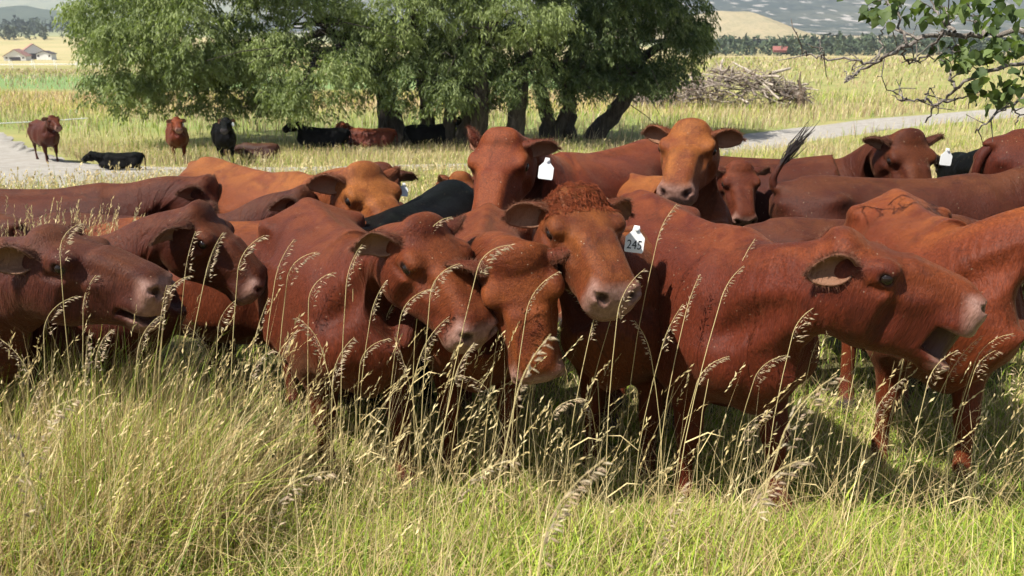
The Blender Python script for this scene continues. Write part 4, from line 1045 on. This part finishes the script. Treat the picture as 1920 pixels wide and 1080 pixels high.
# beyond the track
def far(label, px, py, heading, scale, color, head_az, lying=False, black=0, el=-25, hz=None, tags=()):
    p = gp(px, py); hd = R(heading); s = scale; z = (1.26 if not lying else .82) * s if hz is None else hz * s
    hx = p.x + math.cos(hd) * .85 * s + math.cos(R(head_az)) * .17 * s; hy = p.y + math.sin(hd) * .85 * s + math.sin(R(head_az)) * .17 * s
    hpx = pix((hx, hy, p.z + z))
    A(label, None, 0, heading, s, (hpx[0], hpx[1], hy, head_az, el, 0), color, q=QF, lying=lying, black=black, group=G2, tags=tags)
far('dark red cow standing at the edge of the pale track, far left', 92, 305, -48, .98, DRED, -40)
far('black calf lying in the long grass beside the track', 222, 322, 195, .66, BLK, 170, True, 1, hz=.66)
far('red cow standing square to the camera under the left willow', 337, 306, -68, 1.02, RED, -62, tags=((0, '', 0, 0),))
far('black cow standing square to the camera under the left willow', 425, 309, -66, 1.02, BLK, -84, False, 1, tags=((0, '', 0, 0),))
far('brown cow lying flat in the grass right of the standing black one', 478, 303, 180, .75, (.05, .015, .008), 180, True, hz=.50)
far('black cow lying in the grass nearest the willow trunks', 605, 284, 172, 1.1, BLK, 160, True, 1)
far('red cow lying against the leftmost willow trunk', 692, 283, 180, 1.05, RED, -120, True)
far('black cow lying in deep shade between the willow trunks', 812, 276, 10, 1.1, BLK, -20, True, 1)
# ------------------------------------------------------------------ tall seeding stems in front of the herd
M['culm'] = plain('dry_culm', (.50, .40, .19), .6, .2); M['seed'] = grass_material('seed_husk', .25)
def spindle(p, d, L, w, g):
    d = d / (np.linalg.norm(d) + 1e-9); a = np.cross(d, [.3, .2, .9]); a /= np.linalg.norm(a) + 1e-9; b = np.cross(d, a)
    m = p + d * L * .42; V = [p] + [m + w * (math.cos(t) * a + math.sin(t) * b) for t in (0, 2.1, 4.2)] + [p + d * L]
    return np.array(V), [(0, 2, 1), (0, 3, 2), (0, 1, 3), (4, 1, 2), (4, 2, 3), (4, 3, 1)]
SEED = np.array([[.46, .36, .22], [.36, .27, .165], [.52, .43, .28], [.40, .285, .19]])
STALK = [(130, 455), (30, 680), (75, 570), (110, 600), (165, 560), (232, 575), (300, 590), (330, 545), (350, 492), (392, 490), (420, 600), (465, 485), (480, 610), (525, 505), (562, 500), (600, 545), (690, 480), (660, 512),
         (702, 575), (735, 580), (775, 572), (822, 428), (832, 530), (895, 720), (905, 570), (922, 482), (955, 505), (987, 545), (1012, 560), (1042, 550), (1090, 582), (1112, 605), (1162, 572), (1180, 565), (1212, 650), (1243, 432),
         (1252, 625), (1290, 575), (1312, 590), (1366, 540), (1388, 500), (1400, 640), (1412, 800), (1480, 590), (1522, 600), (1532, 655), (1586, 600), (1626, 640), (1682, 565), (1716, 620), (1762, 700), (1792, 680), (1846, 680), (1862, 655), (1905, 740),
         (640, 690), (590, 640), (540, 655), (484, 690), (700, 662), (760, 690), (862, 690), (1062, 760), (1102, 765), (1330, 700), (1440, 690), (1660, 760), (270, 640), (380, 650), (190, 660), (60, 760), (1010, 690), (800, 650)]
NEAR = [(985, 715, 1.55), (1500, 785, 1.50), (1455, 915, 1.45), (1060, 985, 1.25), (905, 905, 1.5), (90, 800, 1.5), (60, 900, 1.4), (160, 690, 1.9), (560, 930, 1.6), (1240, 1000, 1.4)]
def stalk(px, py, depth, seed):
    g = np.random.default_rng(seed); top = np.array(at(px, py, depth)); lean = g.uniform(.03, .20) * (1 if g.random() < .8 else -1)
    zg = ground_z(top[0], depth); H = top[2] - zg
    base = np.array([top[0] - lean * H * 1.0, depth + g.normal(0, .10), 0]); base[2] = ground_z(base[0], base[1]) - .01
    sgn = 1 if lean > 0 else -1
    hl = g.uniform(.13, .20) * (.8 if H < .35 else 1.0); bend = g.uniform(.08, .95); n0 = 7
    neckp = top - np.array([sgn * hl * .35 * bend, 0, hl * .25])
    t = np.linspace(0, 1, n0)[:, None]; up = base + (neckp - base) * t; up[:, 0] -= sgn * .05 * H * np.sin(np.pi * t[:, 0]) * g.uniform(.3, 1)
    ax = [neckp]; d = (up[-1] - up[-2]) / np.linalg.norm(up[-1] - up[-2]); k = 9
    for i in range(k):
        d = d + np.array([sgn * .13 * bend, g.normal(0, .03), -.10 * bend]); d /= np.linalg.norm(d); ax.append(ax[-1] + d * hl / k)
    ax = np.array(ax); root = empty('grass_stalk', base); tag(root, 'tall straw coloured grass stem with nodding seed head in front of the cattle', 'grass stalk', 'tall seeding grass stems before the herd')
    B = Bag(); P = np.concatenate([up, ax[1:]]); B.tube(P - base, np.linspace(.0018, .0006, len(P)), 4)
    if g.random() < .6:                              # a dry leaf half way up
        j = g.integers(1, 4); q = up[j]; dd = np.array([g.choice([-1, 1]) * .7, g.normal(0, .4), .6]); w = np.array([0, .003, .001])
        a = q + dd * .10; b = q + dd * .18 + np.array([0, 0, -.05]); B.add(np.array([q - w, q + w, a + w, a - w, b]) - base, [(0, 1, 2, 3)], [(3, 2, 4)])
    link('culm', B.mesh('culm', M['culm']), root)
    S = Bag(); cols = []; dens = g.integers(24, 60); dense = g.random() < .35; big = g.uniform(.7, 1.15)
    for i in range(dens):
        s = (i + g.random() * .6) / dens; f = s * k; j = min(int(f), k - 1); p = ax[j] + (ax[j + 1] - ax[j]) * (f - j); dax = ax[j + 1] - ax[j]; dax /= np.linalg.norm(dax)
        spread = big * (1 - s) * (.012 if dense else .034) + .003
        off = np.array([sgn * g.uniform(.1, 1) * bend * .6, g.normal(0, .7), -g.uniform(.2, 1.0)]); off /= np.linalg.norm(off); q = p + off * spread
        S.add(np.array([p, p + np.array([.0006, 0, 0]), q]) - base, None, [(0, 1, 2)])
        v, f3 = spindle(q, dax * .6 + off * .55 + g.normal(0, .12, 3), big * g.uniform(.013, .024), big * g.uniform(.0016, .0030), g); S.add(v - base, None, f3)
        cols += [SEED[(i + seed) % 4] * (1 + .2 * g.normal())] * 8
    me = S.mesh('seed_head', M['seed'], False); vattr(me, 'gcol', np.column_stack([np.clip(np.array(cols), .05, .85), np.ones(len(cols))]), 'FLOAT_COLOR'); link('seed_head', me, root)
for i, (px, py) in enumerate(STALK):
    stalk(px, py, 2.95 + .55 * ((i * 37) % 11) / 10 - .25 * (py > 660), 900 + i)
for i, (px, py, d) in enumerate(NEAR): stalk(px, py, d, 1200 + i)

# ------------------------------------------------------------------ near tree reaching in at the top right
M['twig'] = bark_material('grey_twig_bark', (.15, .125, .105), (.34, .30, .265), 30)
M['broad_leaf'] = leafstuff_material('broad_leaf', (.035, .060, .018), (.145, .195, .060), .30)
def near_tree():
    g = np.random.default_rng(77); D0 = 4.1
    tb = at(2180, 400, 4.5); base = np.array([tb.x, 4.5, ground_z(tb.x, 4.5) - .1]); root = empty('overhanging_tree', base)
    tag(root, 'broad leaved tree reaching in at the top right with bare grey twigs', 'tree')
    B = Bag(); tp = np.array([base, base + [-.05, 0, .9], base + [-.10, .02, 1.8], base + [-.22, 0, 2.6], base + [-.3, .1, 3.4]]); B.tube(tp - base, [.20, .15, .13, .11, .08], 12); link('trunk', B.mesh('trunk', M['twig']), root)
    L = [([(1920, 60), (1850, 65), (1780, 60), (1730, 70), (1690, 90), (1640, 118), (1610, 135), (1583, 155)], .014), ([(1640, 118), (1600, 112), (1550, 110), (1515, 103), (1500, 85), (1494, 60)], .006), ([(1730, 70), (1690, 62), (1655, 45), (1627, 42)], .006),
         ([(1700, 82), (1680, 20), (1655, -10)], .007), ([(1790, 60), (1760, 30), (1735, -15)], .009), ([(1780, 60), (1775, 30), (1745, -15)], .006), ([(1850, 65), (1830, 40), (1805, -15)], .009), ([(1770, 62), (1740, 100), (1715, 115), (1690, 118)], .007),
         ([(2010, 90), (1920, 112), (1870, 130), (1830, 140), (1790, 165), (1760, 195), (1735, 230)], .012), ([(1760, 195), (1720, 190), (1680, 178), (1645, 143)], .006), ([(1760, 195), (1800, 185), (1840, 170)], .006), ([(2010, 160), (1920, 185), (1880, 205), (1850, 230), (1828, 250)], .008),
         ([(1860, 222), (1900, 192)], .005), ([(1600, 142), (1586, 148), (1583, 130)], .004), ([(1612, 134), (1600, 140), (1603, 122)], .004), ([(1790, 165), (1772, 120), (1765, 98)], .006), ([(1900, 200), (1910, 215), (1905, 235)], .004), ([(1640, 118), (1655, 92), (1648, 70), (1660, 48)], .005),
         ([(1540, 110), (1545, 95), (1538, 82)], .003), ([(1690, 90), (1700, 108), (1730, 118), (1755, 92)], .005), ([(1735, 190), (1740, 172), (1752, 160)], .004), ([(1700, 184), (1690, 190), (1672, 178)], .004), ([(1820, 62), (1800, 85), (1775, 90)], .006)]
    bt = lambda P, dj: np.array([np.array(at(x, y, D0 + dj + .12 * math.sin(i * 1.7 + x * .01))) for i, (x, y) in enumerate(P)])
    for i, (P, r) in enumerate(L):
        pts = bt(P, 0); n = len(pts); ti = np.linspace(0, n - 1, n * 4); Q = np.stack([np.interp(ti, range(n), pts[:, k]) for k in range(3)], 1)
        for _ in range(2): Q[1:-1] = (Q[:-2] + 2 * Q[1:-1] + Q[2:]) / 4
        Q[1:-1] += g.normal(0, .006, Q[1:-1].shape); B = Bag(); B.tube(Q - base, np.linspace(r, max(r * .3, .0018), len(Q)), 6)
        for _ in range(5 if r > .0055 else 2):          # spurs
            j = g.integers(2, len(Q) - 1); e = Q[j] + g.normal(0, .05, 3); B.tube(np.array([Q[j], (Q[j] + e) / 2 + g.normal(0, .008, 3), e]) - base, [.003, .0025, .0015], 4)
        link('twig', B.mesh('twig', M['twig']), root)
    for (a, b) in (((1920, 60), 2), ((2010, 90), 2), ((2010, 160), 1)):
        p = bt([a], 0)[0]; B = Bag(); B.tube(curve_pts(tp[b], p, (0, 0, .12), 9, .02, g) - base, np.linspace(.06, .014, 9), 8); link('branch', B.mesh('branch', M['twig']), root)
    # leaf shapes
    shapes = []
    for s in range(5):
        n = 7; t = np.linspace(0, 1, n); w = .036 * np.sin(np.pi * t**.75)**.9 * (1 - .15 * t); lob = 1 + .14 * np.sin(t * 19 + s); V = []; fold = g.uniform(.2, .6)
        for i in range(n):
            x = t[i] * .085; z = -.014 * t[i]**2 * g.uniform(.5, 2); V += [(x, -w[i] * lob[i], z + w[i] * fold), (x, 0, z), (x, w[i] * lob[i], z + w[i] * fold)]
        F = [(i*3 + j, i*3 + j + 1, i*3 + j + 4, i*3 + j + 3) for i in range(n - 1) for j in range(2)]
        for tone in (.15, .5, .9):
            m = mesh_np('leaf', np.array(V), np.array(F), M['broad_leaf']); vattr(m, 'tone', np.full(len(V), tone)); shapes.append(m)
    CL = [(1690, 14, 60, 24, 34), (1640, 18, 22, 14, 10), (1800, 10, 60, 22, 26), (1880, 20, 50, 36, 34), (1835, 95, 62, 26, 50), (1795, 108, 22, 14, 14), (1890, 80, 36, 30, 28), (1860, 168, 34, 26, 30), (1905, 150, 26, 30, 16), (1750, 35, 26, 16, 8)]
    for (cx, cy, rx, ry, n) in CL:
        for _ in range(n):
            p = np.array(at(cx + rx * g.normal(0, .6), cy + ry * g.normal(0, .6), D0 + g.normal(0, .16)))
            o = link('leaf', shapes[g.integers(0, len(shapes))], root, p - base); o.rotation_euler = (g.normal(0, .7), g.uniform(.1, 1.3), g.uniform(0, 6.28)); o.scale = (g.uniform(.5, .88),) * 3
    # the crown over and beyond the picture's edge
    n = 2600; c = np.array(base) + np.array([.5, .2, 3.7]); v = g.normal(0, 1, (n, 3)); v /= np.linalg.norm(v, axis=1)[:, None]; P = c + v * np.array([1.7, 1.5, 1.1]) * g.uniform(.5, 1, (n, 1))
    k = (P[:, 2] > 2.75); P = P[k]; n = len(P); d = g.normal(0, 1, (n, 3)); d[:, 2] -= .6; d /= np.linalg.norm(d, axis=1)[:, None]; s = np.cross(d, g.normal(0, 1, (n, 3))); s /= np.linalg.norm(s, axis=1)[:, None]
    V = np.stack([P, P + d * .05 + s * .04, P + d * .10, P + d * .05 - s * .04], 1) - base; m = mesh_np('crown', V.reshape(-1, 3), np.arange(n * 4).reshape(-1, 4), M['broad_leaf'], False); vattr(m, 'tone', np.repeat(g.random(n), 4))
    tag(link('crown', m, root), None, None, None, 'stuff')
near_tree()

# ------------------------------------------------------------------ heap of old branches
def brush_pile():
    g = np.random.default_rng(88); c = gp(1345, 200); root = empty('brush_pile', c); tag(root, 'heap of grey dead branches and stumps beside the willows', 'brush pile')
    mats = [bark_material('weathered_wood_%s' % n, a, b, 6) for n, a, b in (('grey', (.17, .135, .11), (.36, .30, .25)), ('pale', (.30, .25, .20), (.52, .45, .37)), ('brown', (.085, .06, .045), (.22, .16, .12)))]
    d = c.y; s = d / FPX * 1.03
    prof_x = [1165, 1200, 1260, 1310, 1340, 1370, 1400, 1425, 1455, 1480, 1495, 1515]; prof_h = [2, 16, 24, 45, 62, 60, 52, 66, 50, 34, 40, 4]
    vari = []
    for i in range(12):
        B = Bag(); L = g.uniform(1.0, 3.6); r = g.uniform(.035, .11); n = 7; P = np.zeros((n, 3)); P[:, 0] = np.linspace(-L/2, L/2, n); P[:, 1:] = np.cumsum(g.normal(0, .055, (n, 2)), 0); B.tube(P, np.linspace(r, r * .45, n), 6)
        for _ in range(2):
            j = g.integers(2, n - 1); e = P[j] + np.array([.3, 0, 0]) + g.normal(0, .28, 3); B.tube(np.array([P[j], e]), [r * .4, r * .15], 5)
        vari.append(B.mesh('log', mats[i % 3]))
    for i in range(230):
        px = g.uniform(1180, 1508); h = np.interp(px, prof_x, prof_h) * s; x = (px - 960) / FPX * d * .982; z = h * g.random()**.7
        y = g.uniform(-1.2, 1.6) * (1 - z / max(h, .3) * .6); o = link('log', vari[g.integers(0, 12)], root, (x - c.x, y, max(z, .06))); o.rotation_euler = (g.uniform(0, 6.28), g.normal(0, .38), g.uniform(0, 6.28)); k = g.uniform(.5, 1.1); o.scale = (k,) * 3
    B = Bag()
    for i in range(650):
        px = g.uniform(1170, 1512); h = np.interp(px, prof_x, prof_h) * s * 1.08; x = (px - 960) / FPX * d * .982 - c.x; z = h * g.random()**.6; p = np.array([x, g.uniform(-1.5, 1.2), z]); q = p + g.normal(0, 1, 3) * np.array([.6, .5, .32]); B.tube(np.array([p, (p + q) / 2 + g.normal(0, .06, 3), q]), [.020, .016, .007], 3)
    tag(link('loose_twigs', B.mesh('loose_twigs', mats[0]), root), None, None, None, 'stuff')
    B = Bag(); x = (1492 - 960) / FPX * d * .982 - c.x; B.tube(np.array([(x, -1, -.1), (x - .05, -1, .7), (x + .1, -1, 1.1)]), [.28, .20, .12], 8); B.tube(np.array([(x, -1, .7), (x - .25, -1.1, 1.5), (x - .22, -1.1, 2.0)]), [.10, .06, .03], 6); link('stump', B.mesh('stump', mats[2]), root)
    B = Bag(); p = np.array(at(1447, 137, d)) - np.array(c); q = np.array(at(1482, 128, d)) - np.array(c); B.tube(np.array([p, q]), [.10, .07], 7); link('log', B.mesh('log', mats[1]), root)
brush_pile()
# ------------------------------------------------------------------ farm buildings, pipes
M['white_wall'] = plain('white_board', (.74, .73, .70), .7); M['roof_red'] = plain('rust_roof', (.30, .15, .11), .6); M['dark_open'] = plain('dark_opening', (.06, .05, .05), .8); M['barn_red'] = plain('barn_red', (.24, .085, .07), .7)
M['pipe'] = plain('aluminium_pipe', (.78, .78, .76), .4, .5)
def barn(label, px, py, width, length, wall_h, roof_h, rz, wall, roof, open_front=True, depth=None):
    p = gp(px, py) if depth is None else at(px, py, depth); root = empty('barn', p, rz); tag(root, label, 'barn', 'far farm buildings'); w, l = width / 2, length / 2
    B = Bag(); prof = [(-w, 0), (w, 0), (w, wall_h), (0, wall_h + roof_h), (-w, wall_h)]
    V = [(x, -l, z) for x, z in prof] + [(x, l, z) for x, z in prof]; me = bpy.data.meshes.new('wall'); me.from_pydata(V, [], [(0, 1, 2, 3, 4), (9, 8, 7, 6, 5), (1, 6, 7, 2), (0, 4, 9, 5)]); me.materials.append(wall); link('wall', me, root)
    for s in (1, -1):
        a = np.array([[s * (w + .5), -l - .5, wall_h - .45], [s * (w + .5), l + .5, wall_h - .45], [0, l + .5, wall_h + roof_h + .12], [0, -l - .5, wall_h + roof_h + .12]]); V = np.concatenate([a, a + [0, 0, .25]])
        F = np.array([(0, 1, 2, 3), (7, 6, 5, 4), (0, 4, 5, 1), (1, 5, 6, 2), (2, 6, 7, 3), (3, 7, 4, 0)]); link('roof', mesh_np('roof', V, F, roof, False), root)
    if open_front: B = Bag(); B.box((-w * .5, -l - .05, 0), (w * .5, -l + .02, wall_h * .75)); link('door', B.mesh('door', M['dark_open'], False), root)
    for k in (-1, 1):
        B = Bag(); B.box((k * w * .74 - .5, -l - .05, wall_h * .45), (k * w * .74 + .5, -l + .02, wall_h * .75)); link('window', B.mesh('window', M['dark_open'], False), root)
barn('white gabled barn with rust red roof, left of the pair', 34, 113, 11, 16, 2.6, 3.2, R(18), M['white_wall'], M['roof_red'])
barn('white gabled barn with rust red roof, taller and right of the pair', 64, 110, 12, 17, 4.2, 4.0, R(30), M['white_wall'], M['roof_red'])
barn('low white shed at the right end of the barns', 88, 112, 8, 7, 3.6, 1.0, R(5), M['white_wall'], M['dark_open'], False)
barn('red barn roof at the far edge of the right pasture', 1462, 98, 5, 8, 1.6, 1.8, R(80), M['barn_red'], M['barn_red'], depth=580)
def pipe(label, a, b, wheels):
    A_, B_ = gp(*a), gp(*b); h = .9 if wheels else .25; root = empty('irrigation_pipe', A_); tag(root, label, 'pipe'); n = 24
    P = np.array([A_ + (B_ - A_) * (i / (n - 1)) for i in range(n)]); P[:, 2] = ground_z(P[:, 0], P[:, 1]) + h; Bg = Bag(); Bg.tube(P - np.array(A_), .075 if wheels else .03, 6); link('tube', Bg.mesh('tube', M['pipe']), root)
    if wheels:
        for i in range(1, n, 3):
            t = np.linspace(0, 2 * np.pi, 15); d = (P[-1] - P[0]); d /= np.linalg.norm(d); nn = np.array([-d[1], d[0], 0]); ring = P[i] + .85 * (np.cos(t)[:, None] * nn + np.sin(t)[:, None] * np.array([0, 0, 1])); W = Bag(); W.tube(ring - np.array(A_), .03, 4)
            for a_ in range(0, 14, 2): W.tube(np.array([P[i], ring[a_]]) - np.array(A_), .014, 3)
            link('wheel', W.mesh('wheel', M['pipe']), root)
pipe('white irrigation wheel line across the green strip on the left', (-120, 133), (200, 131), True)
pipe('white pipe lying in the grass left of the low willow', (-60, 246), (165, 232), False)
# ------------------------------------------------------------------ the air over the valley
def haze(density):
    m = bpy.data.materials.new('haze_air'); m.use_nodes = True; t = m.node_tree
    for n in list(t.nodes):
        if n.type == 'BSDF_PRINCIPLED': t.nodes.remove(n)
    v = t.nodes.new('ShaderNodeVolumePrincipled'); v.inputs['Color'].default_value = (.80, .88, 1.0, 1); v.inputs['Density'].default_value = density; v.inputs['Anisotropy'].default_value = .2
    t.links.new(v.outputs[0], t.nodes['Material Output'].inputs['Volume'])
    B = Bag(); B.box((-9500, -9500, -60), (9500, 9500, 700)); me = B.mesh('haze', m, False); tag(link('haze', me), 'thin blue summer haze over the valley', None, None, 'stuff')
haze(1.7e-4)
